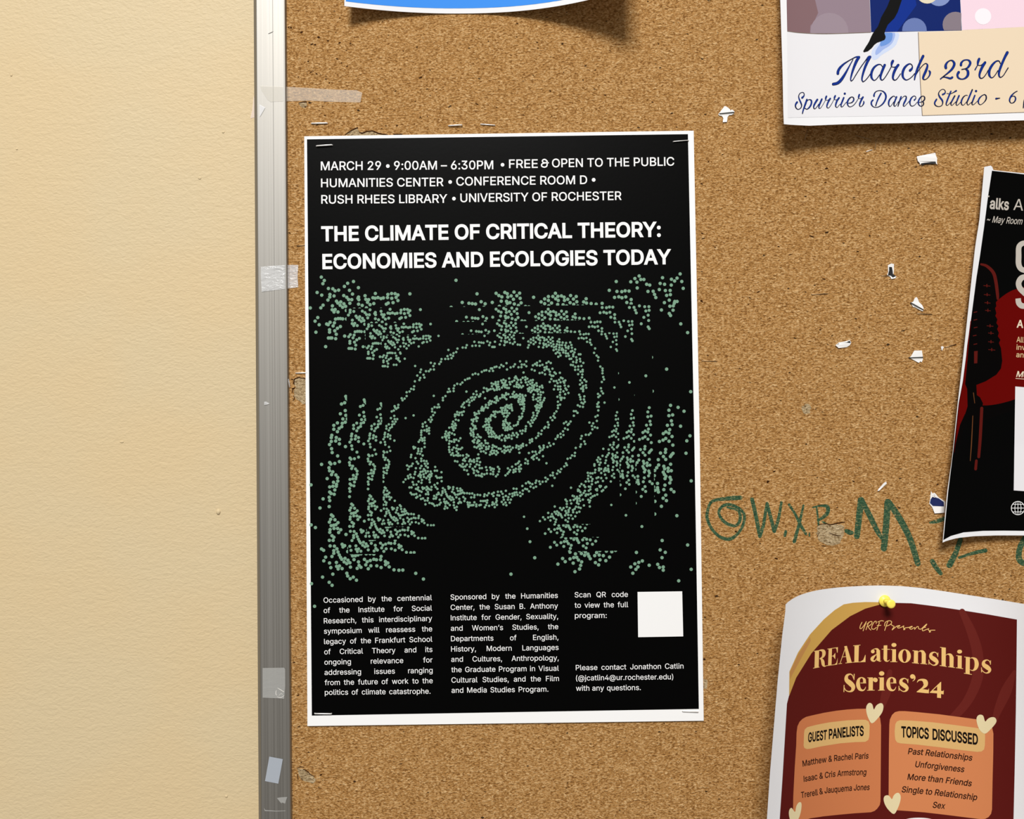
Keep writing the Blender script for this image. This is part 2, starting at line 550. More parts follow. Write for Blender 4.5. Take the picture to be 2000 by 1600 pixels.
# dot artwork, read from the photograph tile by tile: (origin x, origin y, pixels per unit) and points
TILES = [
((740,640,10), """95,170 93,205 150,190 68,245 280,185 320,208 345,238 387,240 397,165 362,288 183,260 200,285 240,270 232,315 282,295 305,330 265,342 128,323 125,375 165,372 150,405 203,405 315,385 478,205 470,222 482,240 478,300 527,317 420,368 493,367 380,425 542,407 583,350 565,187 575,235 613,240 598,275 632,307 682,292 703,157 670,215 700,220 738,212 778,225 810,217 865,212 870,170 920,158 967,160 1005,177 980,210 922,222 1005,252 940,280 850,300 875,285 778,368 1165,162 170,500 205,493 235,493 265,497 265,505 317,498 415,487 422,507 340,552 342,603 382,595 378,630 408,660 505,608 72,575 97,543 155,550 138,592 195,623 235,600 160,657 90,643 90,675 180,703 75,753 100,753 120,753 172,762 292,727 342,727 708,750
1358,437 1535,410 1637,390 1697,392 1717,343 1825,358 1892,352 1965,358 1865,277 1955,288 2000,293 1510,478 1458,500 1400,532 1448,553 1340,558 1297,613 1355,612 1418,597 1223,615 1210,668 1180,710 1015,688 1090,703 1065,752 1075,818 1010,818 977,852 920,852 823,820 807,872 750,937 873,923 890,975 808,983 792,1025 703,1050 688,1147 680,1207 630,1197 600,1248 542,1263 542,1337 445,1380 502,1387 462,1420 380,1510 307,1535 318,1565 340,1587 375,1562 1072,1333 1883,898 1833,917 1940,912 1770,990 1732,1000 1683,1022 1630,1073 1593,1108 1530,1098 1475,1132 1460,1188 1460,1240 1368,1198 1345,1258 1388,1248 1300,1338 1250,1372 1250,1420 1162,1502 1180,1553 1138,1560 1088,1553 1040,1587 1710,1250 1903,1245 1848,1297 1912,1310 1985,1300 1955,1348 1975,1335 1882,1360 1830,1360 1800,1370 1857,1403 1815,1427 1750,1410 1717,1443 1770,1460 1665,1468 1640,1502 1615,1543 1665,1560 1760,1517"""),
((920,640,10), """263,162 65,277 155,288 200,292 243,298 318,268 372,295 467,277 92,352 165,358 355,343 415,378 437,378 460,378 518,155 555,185 595,203 587,260 562,330 650,342 635,143 668,160 675,205 720,190 658,262 668,290 703,280 758,138 833,153 795,188 750,235 840,222 762,298 853,283 817,318 912,332 957,337 1020,208 1312,155 1345,195 1277,198 1392,190 1428,207 1218,198 1168,230 1218,250 1315,228 1350,250 1433,250 1477,235 1515,185 1590,198 1553,232 1598,268 1508,280 1557,302 1120,270 1168,293 1260,285 1223,322 1342,305 1415,308 1462,325 1425,340 1517,343 1477,370 1322,377 1408,388 1573,362 1610,327 1130,342 1112,390 1723,228 1690,270 1728,285 1790,292 1857,300 1937,290 1678,327 1662,370 1620,383 1727,340 1775,342 1840,347 1960,340 1727,388 1662,422 1613,440 1717,437 1778,405 1770,435 1800,437 1855,390 1905,370 1900,405 1970,395 1850,453 1802,485 1850,500 1893,507 1910,550 1860,558 1690,480 1655,505 1730,500 1748,545 1705,570 1977,455 1950,468 1925,612 1957,608 1995,670 1950,728 1990,735
958,660 1078,660 693,695 857,717 990,722 1040,722 1080,755 985,773 927,775 773,777 830,760 632,755 590,730 557,780 497,763 460,773 702,818 388,797 412,797 428,845 358,847 298,832 258,840 210,865 140,913 85,898 33,917 1025,877 1345,655 1288,687 1250,712 1208,738 1288,737 1345,743 1395,727 1473,692 1515,667 1557,692 1477,763 1435,780 1477,805 1517,820 1437,832 1187,818 1243,840 1590,803 1540,862 1340,888 1390,880 1445,912 1630,875 1655,900 1735,883 1540,917 1575,942 1607,942 1568,1005 1537,1062 1755,978 1787,993 1720,1020 1842,1033 1805,1052 1820,1078 1617,1045 1665,1043 1690,1085 1748,1068 1642,1135 1700,1150 1743,1150 1830,1132 1902,1147 1700,1207 1750,1207 1620,1207 1845,1187 1867,1215 1742,1262 1805,1245 1902,1277 1838,1300 1735,1318 1687,1352 1745,1370 1772,1370 1760,1395 1758,1412 1823,1375 1697,1448 1738,1505 1697,1520 1697,1572
873,955 855,980 890,990 917,1022 970,1020 1010,980 1060,968 1060,1020 1100,997 843,1032 803,1057 745,993 753,1065 765,1107 633,1018 590,1035 677,1040 610,1075 665,1075 640,1100 645,1125 630,1135 663,1120 700,1123 665,1165 705,1180 740,1180 603,1173 530,1060 480,1065 440,1103 480,1100 528,1107 490,1130 508,1160 540,1157 505,1187 505,1215 555,1205 400,1087 408,1145 432,1195 458,1222 383,1202 345,1215 318,1237 303,1193 253,1180 240,1260 980,1072 1070,1070 1125,1058 1165,1033 1207,1023 1198,1075 1157,1100 1102,1118 1278,1087 1240,1120 1195,1130 1287,1138 1225,1162 1342,1160 1385,1135 1395,1172 1180,1180 1143,1172 1110,1197 1140,1210 1120,1240 1165,1262 1190,1232 1222,1207 1255,1225 1290,1205 1330,1210 1297,1245 1360,1258 1407,1265 897,1070 890,1110 930,1115 843,1147 890,1155 930,1170 955,1140 983,1170 1015,1142 1225,1308 1313,1300 1363,1313 1210,1358 1313,1370 1355,1363 1435,1378 1217,1407 1273,1398 1350,1412 1307,1437 1420,1420 1350,1468 1390,1460
838,1257 813,1297 770,1357 815,1350 850,1330 885,1307 855,1365 890,1355 920,1330 958,1303 960,1350 1002,1318 1063,1327 1015,1355 1010,1385 1035,1390 1040,1425 1005,1420 935,1390 960,1400 925,1430 930,1455 980,1450 1015,1460 960,1500 1000,1500 1035,1495 685,1280 685,1310 730,1300 610,1317 650,1330 610,1360 655,1365 690,1398 500,1350 470,1377 505,1385 567,1383 500,1420 527,1425 485,1467 455,1457 410,1443 370,1433 345,1468 390,1487 350,1510 290,1510 285,1553 327,1567 273,1380 218,1550 205,1580 250,1583 225,1590 1035,1545"""),
((1040,640,10), """905,522 937,522 797,523 797,560 853,580 833,425 820,483 927,612 935,660 993,690 865,635 855,680 797,670 750,728 790,735 833,767 895,758 955,750 833,825 892,820 980,825 980,858 938,862 892,910 973,917 967,973 935,1030 1015,1020 1050,1053 968,1078 928,1112 1042,1125 992,1143 985,1162 1050,1175 950,1192 990,1207 988,1243 913,1312 932,1357 1012,1343 940,1403 1005,1402 1022,1450 958,1467 992,1485 885,1517 927,1540 985,1548 935,130 1000,133 1045,122 1097,125 903,210 960,202 1002,215 1053,203 1125,238 1067,278 1125,293 1150,335 1223,407 1203,493 1253,547 1287,580 1280,645 1325,762 1367,800 1368,842 1367,893 1382,965 1397,1012 1355,1062 1337,1185 1350,1243 1377,1285 1280,1295 1318,1330 1287,1358 1290,1462 1268,1493 1265,1545 1295,1545 1407,1465 1350,130 1420,128 1438,170 1455,212 1502,105 1583,118 1647,117 1600,183 1650,173 1635,247 1570,280 1643,328 1530,378 1635,425 1652,452 1600,1170"""),
((740,780,10), """380,108 307,135 325,170 342,187 375,160 292,220 250,237 300,325 235,368 308,388 358,388 268,437 327,437 300,480 260,495 253,540 195,490 147,523 147,575 218,563 195,607 678,315 522,368 120,655 113,687 113,738 90,780 180,685 172,732 222,710 222,770 303,807 117,835 125,887 198,932 222,1008 160,1032 92,1020 107,1040 83,1090 90,1130 133,1145 117,1182 175,1187 200,1220 200,1268 143,1285 183,1312 180,1338 135,1338 92,1347 160,1387 92,1415 110,1435 152,1445 85,1485 92,1530
1162,103 1180,153 1138,160 1088,153 1040,187 1040,238 1092,260 1060,310 1018,350 977,400 1035,400 1010,440 905,450 857,483 857,535 932,522 980,562 938,588 888,607 980,612 938,625 832,612 827,650 980,670 827,698 828,753 850,775 892,752 802,797 850,810 892,803 778,832 893,860 893,933 675,930 685,960 708,943 680,965 770,967 835,967 770,1012 830,1017 753,1058 805,1067 855,1098 632,1087 625,1130 715,1150 740,1220 767,1257 828,1160 828,1207 880,1202 930,1210 660,1258 550,1293 593,1317 637,1302 570,1367 897,1258 953,1258 918,1302 955,1333 832,1303 807,1347 723,1347 1100,1322 1092,1395 1135,1395 1222,1425 880,1365 905,1395 918,1440 955,1408 1012,1412 815,1418 857,1410 710,1420 700,1465 800,1462 820,1485 773,1497 815,1525 872,1467 880,1517 1030,1455 990,1470 962,1503 1022,1497 995,1527 928,1540 987,1570 612,1473 568,1500 627,1522 578,1543 678,1537 520,1565 840,1577 1117,1502 1142,1533 1183,1533 1222,1527
1658,240 1617,255 1577,263 1530,248 1627,307 1487,298 1527,298 1562,308 1487,335 1503,398 1555,412 1450,438 1433,487 1490,475 1505,510 1465,520 1425,540 1445,565 1493,563 1460,605 1375,555 1312,630 1297,677 1380,648 1355,665 1428,667 1477,690 1372,703 1332,712 1290,727 1310,750 1322,795 1370,752 1240,747 1380,815 1420,825 1470,790 1510,790 1470,832 1560,812 1592,762 1372,867 1527,902 1372,932 1462,943 1510,958 1553,975 1593,975 1625,948 1372,987 1432,987 1382,1030 1520,1018 1440,1053 1547,1057 1412,1085 1463,1100 1510,1093 1547,1103 1587,1098 1642,1098 1715,1080 1750,1105 1708,1138 1665,1165 1645,1190 1683,1205 1487,1207 1533,1217 1637,1262 1580,1287 1612,1312 1645,1322 1687,1312 1718,1277 1790,1268 1775,1317 1668,1377 1720,1392 1745,1465 1782,1177 1765,1212 1815,1210 1855,1182 1860,1225 1918,1158 1952,1150 1918,1207 1977,1228 1912,1273 1960,1287 1880,1317 1832,1357 1857,1390 1855,1440 1913,1397 1940,1420 1970,1347 1897,1487 1947,1487 1985,1495 1942,1077
1948,233 1957,275 1868,265 1910,285 1875,308 1905,350 1930,367 1893,380 1853,392 1812,402 1840,433 1910,425 1820,480 1845,512 1882,525 1870,555 1897,572 1848,592 1790,572 1805,613 1840,645 1790,667 1850,685 1805,703 1850,728 1930,690 1955,730 1905,747 1990,745 1867,790 1833,817 1858,842 1940,800 1960,815 1930,830 1920,855 1965,885 1943,918 1867,930 1910,945 1990,910 1973,968 1995,1020"""),
((920,780,10), """218,145 205,185 240,185 200,218 240,220 290,108 285,153 327,167 147,233 157,275 585,170 625,170 605,213 670,145 700,115 745,125 787,105 715,157 790,150 750,175 795,180 672,190 660,218 705,225 803,217 605,253 620,285 655,268 700,265 747,273 645,332 692,345 717,317 440,245 480,240 520,252 560,243 465,288 400,308 435,320 473,343 385,340 345,378 375,385 380,412 293,385 325,412 287,437 345,448 305,493 352,497 270,510 240,535 295,557 330,553 360,540 397,563 345,597 295,600 393,605 330,640 385,647 430,635 345,672 405,685 455,670 355,728 397,732 437,728 487,710 478,750 515,742 560,722 550,765 608,700 598,798 675,397 632,430 677,435 707,467 757,468 630,480 650,480 625,505 660,515 735,500 632,560 680,560 715,545 767,540 720,570 800,573 762,585 668,603 710,603 835,517 880,507 913,483 918,443 942,393 975,370 942,343 998,335 997,280 1022,230 1033,190 993,182 1035,147
680,720 737,697 655,765 705,755 743,747 665,807 817,662 792,712 843,703 795,770 888,660 915,693 898,737 960,620 1010,612 1060,622 1067,578 1073,528 993,670 1118,447 1202,455 1153,480 1170,523 1177,413 1227,405 1198,357 1257,373 1222,315 1282,323 1215,265 1297,273 1277,215 1320,235 1317,205 1280,170 1343,170 1300,155 1257,135 1290,105 1333,118 1375,140 1375,103 1315,185 1697,48 1740,105 1697,120 1697,172 1667,237 1628,277 1610,327 1637,360 1553,358 1588,408 1500,448 1517,498 1505,550 1450,540 1430,565 1382,613 1318,663 1368,680 1310,715 1270,755 1192,780 1148,797 1192,820 1150,848 1080,897 1013,872 1015,915 980,903 975,947 933,920 933,973 890,903 882,943 945,1045 815,947 780,983
275,807 287,855 328,860 205,862 245,903 193,910 212,952 172,968 295,933 352,922 295,978 337,967 198,1018 247,1017 288,1050 425,897 458,920 495,932 415,947 540,962 578,968 410,997 450,1003 497,1012 383,1030 410,1062 450,1050 523,1043 490,1080 368,1082 648,915 678,942 715,930 757,923 608,1018 652,993 685,1010 723,990 757,1025 652,1045 1130,1050 1202,1025 1235,1100 1210,1120 1187,1140"""),
((1040,780,10), """325,855 350,907 292,932 413,873 452,775 555,740 605,698 548,675 495,707 490,735 597,627 690,592 635,570 690,500 713,478 615,470 657,443 745,435 808,322 880,265 848,232 808,232 218,905 220,945 197,985 153,1007 133,1042 135,922 152,953 78,1073 58,1025 205,1112 85,1147 127,1180 22,1172 273,1250 1230,342 1273,317 1257,423 1285,218 1112,455 1185,470 1160,522 1217,545 1268,560 1170,587 1133,662 1100,693 1042,693 962,718 945,770 1012,823 1030,873 948,882 933,927 845,950 830,1047 823,1107 773,1097 742,1147 685,1163 655,1252 672,1287 622,1312 560,1362 503,1395 538,1420 480,1453 398,1435 398,1487 350,1487 432,1535 252,1532 297,1562
1652,255 1630,320 1680,383 1630,393 1663,462 1673,513 1610,522 1640,580 1590,610 1555,633 1630,627 1672,672 1588,698 1552,720 1503,738 1632,735 1683,787 1587,845 1583,885 1518,893 1685,897 1665,918 1650,940 1557,940 1588,978 1383,968 1488,982 1653,1043 1493,1053 1467,1090 1440,1127 1368,1105 1562,1070 1573,1105 1620,1095 1620,1137 1662,1130 1555,1150 1570,1180 1590,1205 1578,1235 1645,1218 1657,1250 1642,1293 1287,1138 1322,1172 1262,1187 1280,1222 1330,1237 1307,1280 1210,1270 1210,1297 1435,1195 1420,1245 1478,1300 1577,1323 1227,1378 1220,1430 1300,1350 1340,1360 1300,1390 1080,1437 1130,1445 1172,1447 1425,1345 1410,1367 1397,1403 1443,1392 1478,1357 1482,1385 1490,1415 1342,1440 1562,1383 1660,1380 1090,1493 1140,1518 1083,1552 1172,1558 1253,1540 1287,1525 1343,1540 1417,1472 1443,1540 1588,1457 1553,1498 1597,1530 1697,1412"""),
((740,880,10), """85,610 480,617 660,618 775,608 832,632 995,620 678,668 735,667 597,722 638,722 767,722 725,750 760,765 793,790 833,807 850,722 860,750 890,735 938,712 960,740 985,760 1022,768 930,770 1028,712 1087,673 1110,717 1143,750 1143,640 1225,600 115,722 135,740 105,780 88,818 162,787 203,825 112,865 145,860 175,853 150,903 198,903 240,920 212,957 97,918 93,955 310,983 122,1000 148,1020 87,1062 138,1062 98,1137 155,1140 258,1115 292,1133 270,1150 362,1120 350,1165 410,1070 428,1092 435,1143 500,1150 452,1195 490,1195 525,1183 188,1175 147,1200 147,1235 122,1278 203,1218 220,1258 237,1290 253,1315 297,1303 285,1350 337,1328 320,1373 362,1362 333,1212 377,1237 398,1270 435,1268 470,1257 510,1242 550,1225 580,1242 632,1240 682,1247 417,1320 477,1350 182,1358 185,1410 222,1405 205,1445 258,1440 370,1420 107,1427 90,1365 485,1397 510,1423 460,1437 557,1317 593,1348 635,1332 575,1390 643,1403 608,1442 682,1315 717,1322 780,1277 773,1320 722,1403 780,1425 837,1345 870,1365 840,1387 888,1417 952,1457 1018,1462 1070,1460
620,828 645,858 687,860 730,850 803,880 730,922 752,905 823,947 862,937 900,978 958,933 950,978 910,1052 920,853 965,855 957,812 988,1025 1035,1035 1060,1047 1088,1080 1138,1072 1183,1055 1207,1020 1080,888 1120,915 1070,942 1112,940 1163,825 1170,850 1133,863 1243,797 1243,830 1220,873 1188,963 1250,737 1287,768 1300,810 1318,853 1333,885 1350,910 1390,897 1380,942 1433,920 1413,968 1457,957 1277,950 1277,1000 1320,1000 1300,1035 1350,1030 1385,1067 1300,1090 1283,1137 1337,1123 1465,1013 1463,1070 1480,1120 1523,1102 1515,1162 1357,707 1385,725 1363,745 1453,717 1447,760 1430,807 1470,832 1493,863 1540,862 1577,848 1607,835 1643,820 1670,835 1513,915 1570,945 1527,740 1590,745 1545,790 1590,790 1622,778 1722,835 1772,842 1823,840 1650,910 1685,943 1670,988 1868,872 1862,915 1803,917 1928,865 1978,872 1580,1000 1603,1018 1553,1030 1732,1015 1775,1022 1740,1060 1775,1073 1810,1070 1845,1067 1750,1102 1865,1013 1903,1055 1903,1090 1963,1070 1990,1062"""),
((920,880,10), """142,75 118,155 153,148 55,180 63,225 120,207 178,228 113,272 162,288 80,315 33,357 55,388 57,440 115,395 140,420 170,345 212,345 97,487 148,487 185,490 213,508 212,457 260,467 310,450 292,327 308,385 372,333 388,380 412,355 445,363 432,415 382,457 432,465 525,322 552,362 543,413 520,470 487,505 673,487 713,453 740,420 763,383 720,350 802,318 873,270 915,250 940,215 973,283 940,317 875,358 833,380 827,427 868,410 932,365 975,357 948,410 1067,172 1108,205 1058,248 1110,257 1885,163 1942,147 1973,97 1855,250 1872,287 1822,312 1760,362 1702,395 1738,420 1680,453 1598,435 1598,487 1550,487 1632,535 1452,530 1497,562 1463,605 1397,612 1333,605 1350,655 1275,590 1260,632 1270,707 1222,730 1163,707 1197,657 1120,615 1135,630 1150,640 1073,642 1002,693 1587,690 1952,728 1058,750 1095,757 1132,797 1012,783 955,825 1005,850 965,890 907,867 888,750 832,745 888,818 848,825 808,843 852,870 808,895 753,852 680,788 588,805 615,847 525,807 680,888 728,912 630,912 515,873 550,880 445,825 410,850 437,890 347,835 315,877 265,858 257,895 640,962 720,962 778,960 755,1020 672,1018 600,1005 632,1053 690,1070 495,942 502,982 490,1013 422,1015 452,1047 413,1060 505,1063 463,1107 318,973 275,985 235,987 190,987 310,1020 292,1068 268,1110 353,1083 198,1060 160,1070 105,1055 105,1090 65,1015 25,1070 178,872 127,863 70,872 62,915 1035,1295
1845,960 1870,993 1870,1045 1870,1102 1928,1125 1940,975 1957,1035 1985,885 1635,1095 1740,1125 1807,1125 1775,1160 1847,1182 1905,1165 1905,1200 1863,1225 1898,1258 1838,1267 1953,1267 1908,1323 1847,1360 1890,1390 1633,1200 1680,1190 1712,1217 1660,1238 1703,1262 1747,1245 1760,1275 1778,1308 1580,1243 1507,1220 1557,1293 1597,1290 1507,1310 1620,1325 1663,1350 1550,1367 1408,1305 1443,1347 1345,1380 1650,1397 1635,1445"""),
((980,830,5), """820,553 850,551 880,549 842,525 887,528 930,520 942,513 970,520 1020,520 988,548 938,557 918,565 1065,553 1098,513 778,578 762,600 803,590 815,607 880,580 865,605 850,603 955,597 968,598 960,607 930,627 920,632 930,640 1020,605 1010,612 990,637 977,648 745,632 755,640 768,657 745,645 865,630 850,643 812,645 800,665 825,680 820,692 845,680 868,672 780,683 765,692 932,680 908,690 888,698 870,713 862,740 855,757 845,732 690,690 705,698 735,703 720,720 738,722 757,718 703,733 738,743 765,742 792,730 735,762 750,772 670,738 680,766 622,730 635,745 635,770 860,797 802,787 635,800 663,812 603,812 570,812 588,828 725,800 750,805 770,812 712,820 695,832 697,853 650,833 625,840 655,850 632,862 733,857 758,848 620,883 650,880 677,883 718,893 655,912 693,917 622,930 645,943 1070,782 676,613"""),
]
# dots of the outermost copy that lie beyond the inner copies' edges
OUTER = [
((590,520,5), """188,107 217,140 203,171 257,218 300,221 322,241 357,234 413,198 445,167 502,150 550,210 463,236 147,257 192,283 205,381 183,407 153,502 127,537 167,572 135,645 230,786 80,408 1503,138 250,330 240,565 265,550 262,620 262,640 250,700"""),
((980,520,5), """1118,150 1260,153 1300,121 1342,96 1320,156 1358,130 1388,130 1415,177 1445,185 1323,213 1570,113 1657,128 1688,145 1712,117 1742,76 1758,150 1547,169 1590,177 1655,185 1772,217 1537,228 1595,240 1643,239 1748,564 1815,649 1845,1226 1722,1379 1780,1417 1746,1563 1690,345 1712,345 1685,362 1675,388 1673,430 1050,236 1123,245 1203,242 1240,244 1170,250 1422,247 1477,247"""),
((590,830,5), """190,386 245,525 205,723 175,812 87,586 88,977 130,1003 190,1212 210,1225 230,1292 212,1328 300,1458 200,1487 437,1449 445,1476 470,1503 500,1487 531,1517 265,1538 293,1567 92,1551 1110,1450 1185,1506 122,1772"""),
((980,830,5), """1745,13 1838,107 1807,156 1799,277 1850,547 1815,1173 1850,1411 1728,1523 1710,887 1685,653 1572,1130 1547,1221 1597,1245 1565,1297 1523,1362 1540,1393 1577,1388 1577,1419 1440,1371 1397,1210 1315,1246 1373,1329 1338,1343 1300,1357 1330,1387 1260,1388 1310,1411 1280,1449 915,1344 948,1364 715,1434 90,1458 769,1373 548,1359"""),
]
def read_tiles(T):
    out = []
    for (ox, oy, s), txt in T:
        for q in txt.split():
            x, y = q.split(','); out.append((ox + float(x) / s, oy + float(y) / s))
    return out
LV = [(0.0, 0.0, 1.0, 1.0), (118.2, 100.1, 0.878, 0.8793), (220.9, 188.0, 0.7745, 0.7753), (308.1, 262.8, 0.685, 0.6853)]
BOX = [None, (678, 598.3, 1276, 1079.0), (715, 627.6, 1240, 1051.5), (746.5, 652.2, 1209, 1026.0)]
def skew(x, y):      # photo pixel -> frame of the artwork
    return x - (y - 835) * (0.0110 + (x - 985) * 1.37e-5), y + 0.0137 * (x - 985)
def unskew(x, y):
    yy = y - 0.0137 * (x - 985); return x + (yy - 835) * (0.0110 + (x - 985) * 1.37e-5), yy
def clip_half(poly, ax, lim, keep_less):
    out = []
    for i in range(len(poly)):
        a, b = poly[i], poly[(i + 1) % len(poly)]
        ia = (a[ax] <= lim) == keep_less; ib = (b[ax] <= lim) == keep_less
        if ia: out.append(a)
        if ia != ib:
            t = (lim - a[ax]) / ((b[ax] - a[ax]) or 1e-9)
            out.append((a[0] + (b[0] - a[0]) * t, a[1] + (b[1] - a[1]) * t))
    return out
def dot_polys():
    inner = read_tiles(TILES); outer = read_tiles(OUTER)
    base = []
    cells = {}
    for p in inner:
        k = (int(p[0] // 2), int(p[1] // 2)); hit = False
        for i in (-1, 0, 1):
            for j in (-1, 0, 1):
                for q in cells.get((k[0] + i, k[1] + j), ()):
                    if (p[0] - q[0]) ** 2 + (p[1] - q[1]) ** 2 < 1.5 ** 2: hit = True
        if not hit: cells.setdefault(k, []).append(p); base.append(p)
    polys = []
    a3 = LV[3]
    for lev in range(4):
        A = LV[lev]; pts = []
        for x, y in base:
            ux, uy = (x - a3[0]) / a3[2], (y - a3[1]) / a3[3]
            pts.append((A[0] + A[2] * ux, A[1] + A[3] * uy))
        if lev == 0:
            for q in outer:
                if all((p[0] - q[0]) ** 2 + (p[1] - q[1]) ** 2 > 9 for p in pts): pts.append(q)
        r = 3.25 * A[2] ** 0.93
        for x, y in pts:
            sx, sy = skew(x, y)
            n = 16
            pl = [(sx + r * math.cos(2 * math.pi * i / n), sy + r * math.sin(2 * math.pi * i / n)) for i in range(n)]
            if lev:
                b = BOX[lev]
                for ax, lim, less in ((0, b[0], False), (0, b[2], True), (1, b[1], False), (1, b[3], True)):
                    pl = clip_half(pl, ax, lim, less)
                    if len(pl) < 3: break
            if len(pl) < 3: continue
            if lev < 3:
                b = BOX[lev + 1]
                if b[0] - r < sx < b[2] + r and b[1] - r < sy < b[3] + r:
                    d = [(sx - b[0], 0, b[0], True), (b[2] - sx, 0, b[2], False), (sy - b[1], 1, b[1], True), (b[3] - sy, 1, b[3], False)]
                    m_, ax, lim, less = min(d)
                    if m_ > r: continue
                    pl = clip_half(pl, ax, lim, less)
                    if len(pl) < 3: continue
            polys.append([unskew(*q) for q in pl])
    return polys

# ------------------------------------------------------------------ wall, board, frame
def slab(name, x0, x1, z0, z1, yf, yb, mat_, parent=None):
    v = [(x0, yf, z0), (x1, yf, z0), (x1, yf, z1), (x0, yf, z1), (x0, yb, z0), (x1, yb, z0), (x1, yb, z1), (x0, yb, z1)]
    f = [(0, 1, 2, 3), (5, 4, 7, 6), (4, 0, 3, 7), (1, 5, 6, 2), (3, 2, 6, 7), (4, 5, 1, 0)]
    return mk(name, v, f, mat_, parent)

wall = slab('wall_back', -1.9, 2.3, 0.0, 2.9, 0.012, 0.12, MWALL)
wall['kind'] = 'structure'
def bump_bit(name, px, py, r, hgt, parent, m, sx=1.0):
    c = P(px, py, -0.012); v = [c + Vector((0, -hgt, 0))]; f = []
    for j in (1, 2, 3):
        a = j / 3 * math.pi / 2
        for i in range(10):
            t = 2 * math.pi * i / 10
            v.append(c + Vector((math.cos(t) * r * math.sin(a) * sx, -hgt * math.cos(a) + (0.0003 if j == 3 else 0), math.sin(t) * r * math.sin(a))))
    for i in range(10):
        f.append((0, 1 + (i + 1) % 10, 1 + i))
        for j in (0, 1):
            a = 1 + j * 10 + i; b = 1 + j * 10 + (i + 1) % 10
            f.append((a, b, b + 10, a + 10))
    return mk(name, v, f, m, parent, smooth=True)
for (x, y, r, h, sx) in ((426.5, 1000, 0.0024, 0.0010, 0.8), (22, 147, 0.0011, 0.0005, 1), (33, 291, 0.0010, 0.0004, 1), (436, 258, 0.0011, 0.0004, 1.2),
                         (390, 348, 0.0013, 0.0004, 1.2), (442, 1556, 0.0011, 0.0005, 1.2), (238, 863, 0.0010, 0.0004, 2.0)):
    bump_bit('paint_lump', x, y, r, h, wall, MWALL, sx)

board = thing('cork_board', 'large cork notice board with an aluminium frame fixed on the cream wall', 'notice board', (0.55, 0.012, 1.0))
XL = (P(500.5, 800, 0.0).x); XR_ = P(565.6, 800, 0.0).x
BX1, BZ0, BZ1 = 1.35, 0.96, 2.12
slab('cork_panel', XR_ - 0.004, BX1, BZ0, BZ1, 0.0, 0.011, MC, board)

def rail(name, profile, p0, p1, side, parent):
    """extrude a profile (across, height) between two ends; side 'v' vertical, 'h' horizontal"""
    v = []; n = len(profile)
    for end in (p0, p1):
        for (a, h) in profile:
            v.append((a, -h, end) if side == 'v' else (end, -h, a))
    f = []
    for i in range(n - 1):
        f.append((i, i + 1, n + i + 1, n + i) if side == 'v' else (i + 1, i, n + i, n + i + 1))
    f.append(tuple(range(n - 1, -1, -1)) if side == 'v' else tuple(range(n)))
    f.append(tuple(range(n, 2 * n)) if side == 'v' else tuple(range(2 * n - 1, n - 1, -1)))
    o = mk(name, v, f, MMET, parent)
    for e in o.data.edges: e.use_edge_sharp = False
    return o
WF = XR_ - XL
prof = [(0.0, -0.0118), (0.0, 0.0002), (0.0028, 0.0030), (0.0033, 0.0032), (0.0125, 0.0033), (0.0129, 0.00328), (0.0133, 0.0033),
        (0.0155, 0.00331), (0.0161, 0.0034), (WF - 0.0020, 0.0034), (WF - 0.0009, 0.0031), (WF - 0.0003, 0.0022), (WF, 0.0), (WF, -0.0005)]
rail('frame_rail', [(XL + a, h) for a, h in prof], BZ0 - 0.02, BZ1 + 0.02, 'v', board)
rail('frame_rail', [(BX1 + 0.02 - a, h) for a, h in prof][::-1], BZ0 - 0.02, BZ1 + 0.02, 'v', board)
rail('frame_rail', [(BZ1 + 0.02 - a, h) for a, h in prof][::-1], XL + WF, BX1 + 0.02 - WF, 'h', board)
rail('frame_rail', [(BZ0 - 0.02 + a, h) for a, h in prof], XL + WF, BX1 + 0.02 - WF, 'h', board)

# torn places in the cork: pale backing, and dark strokes painting the shade along the broken edge
def rough(pts, amp, seed, sub=3):
    rnd = random.Random(seed); out = []
    for i in range(len(pts)):
        a, b = pts[i], pts[(i + 1) % len(pts)]
        for j in range(sub):
            t = j / sub
            out.append((a[0] + (b[0] - a[0]) * t + rnd.uniform(-amp, amp), a[1] + (b[1] - a[1]) * t + rnd.uniform(-amp, amp)))
    return out
def gouge(pts, cracks, seed, amp=0.8):
    k = Ink(); k.poly(rough(pts, amp, seed)); k.build('gouge', MGOUGE, board, flat(0.0), 0.00012)
    c = Ink()
    for q in cracks: c.stroke(q, step=3)
    if cracks: c.build('torn_edge_shade', MCRACK, board, flat(0.0), 0.00022)
gouge([(575, 741), (584, 737), (599, 739), (600, 790), (590, 789), (584, 782), (576, 778), (573, 765), (578, 757), (574, 750)],
      [[(574.5, 752, 1), (575, 741, 2), (582, 738, 2.2), (585, 736.5, 1.4)], [(585, 738.5, 1.4), (592, 739, 1.8), (598, 740, 1.6)], [(571, 759, 1.5), (573.5, 759, 2.6), (576, 757, 1.6)],
       [(571.5, 759, 2), (571, 766, 1)], [(573, 773, 1.2), (575, 778, 1.4), (572, 783, 1)], [(569, 741, 1.2), (574, 743, 1.6), (572.5, 750, 1)]], 3)
gouge([(677, 262), (684, 256), (697, 250), (703, 258), (714, 258), (727, 256), (742, 262), (800, 266), (700, 268)],
      [[(674, 263.5, 1.4), (683, 257, 2), (690, 253, 2.2), (698, 249.5, 2.4)], [(702, 258, 1.2), (708, 260, 2.2), (716, 257, 2.2), (728, 255.8, 2.2), (738, 260, 2.4), (750, 262.5, 2), (757, 263.5, 1.5)], [(769, 262.3, 1.8), (785, 262, 1.8)]], 5)
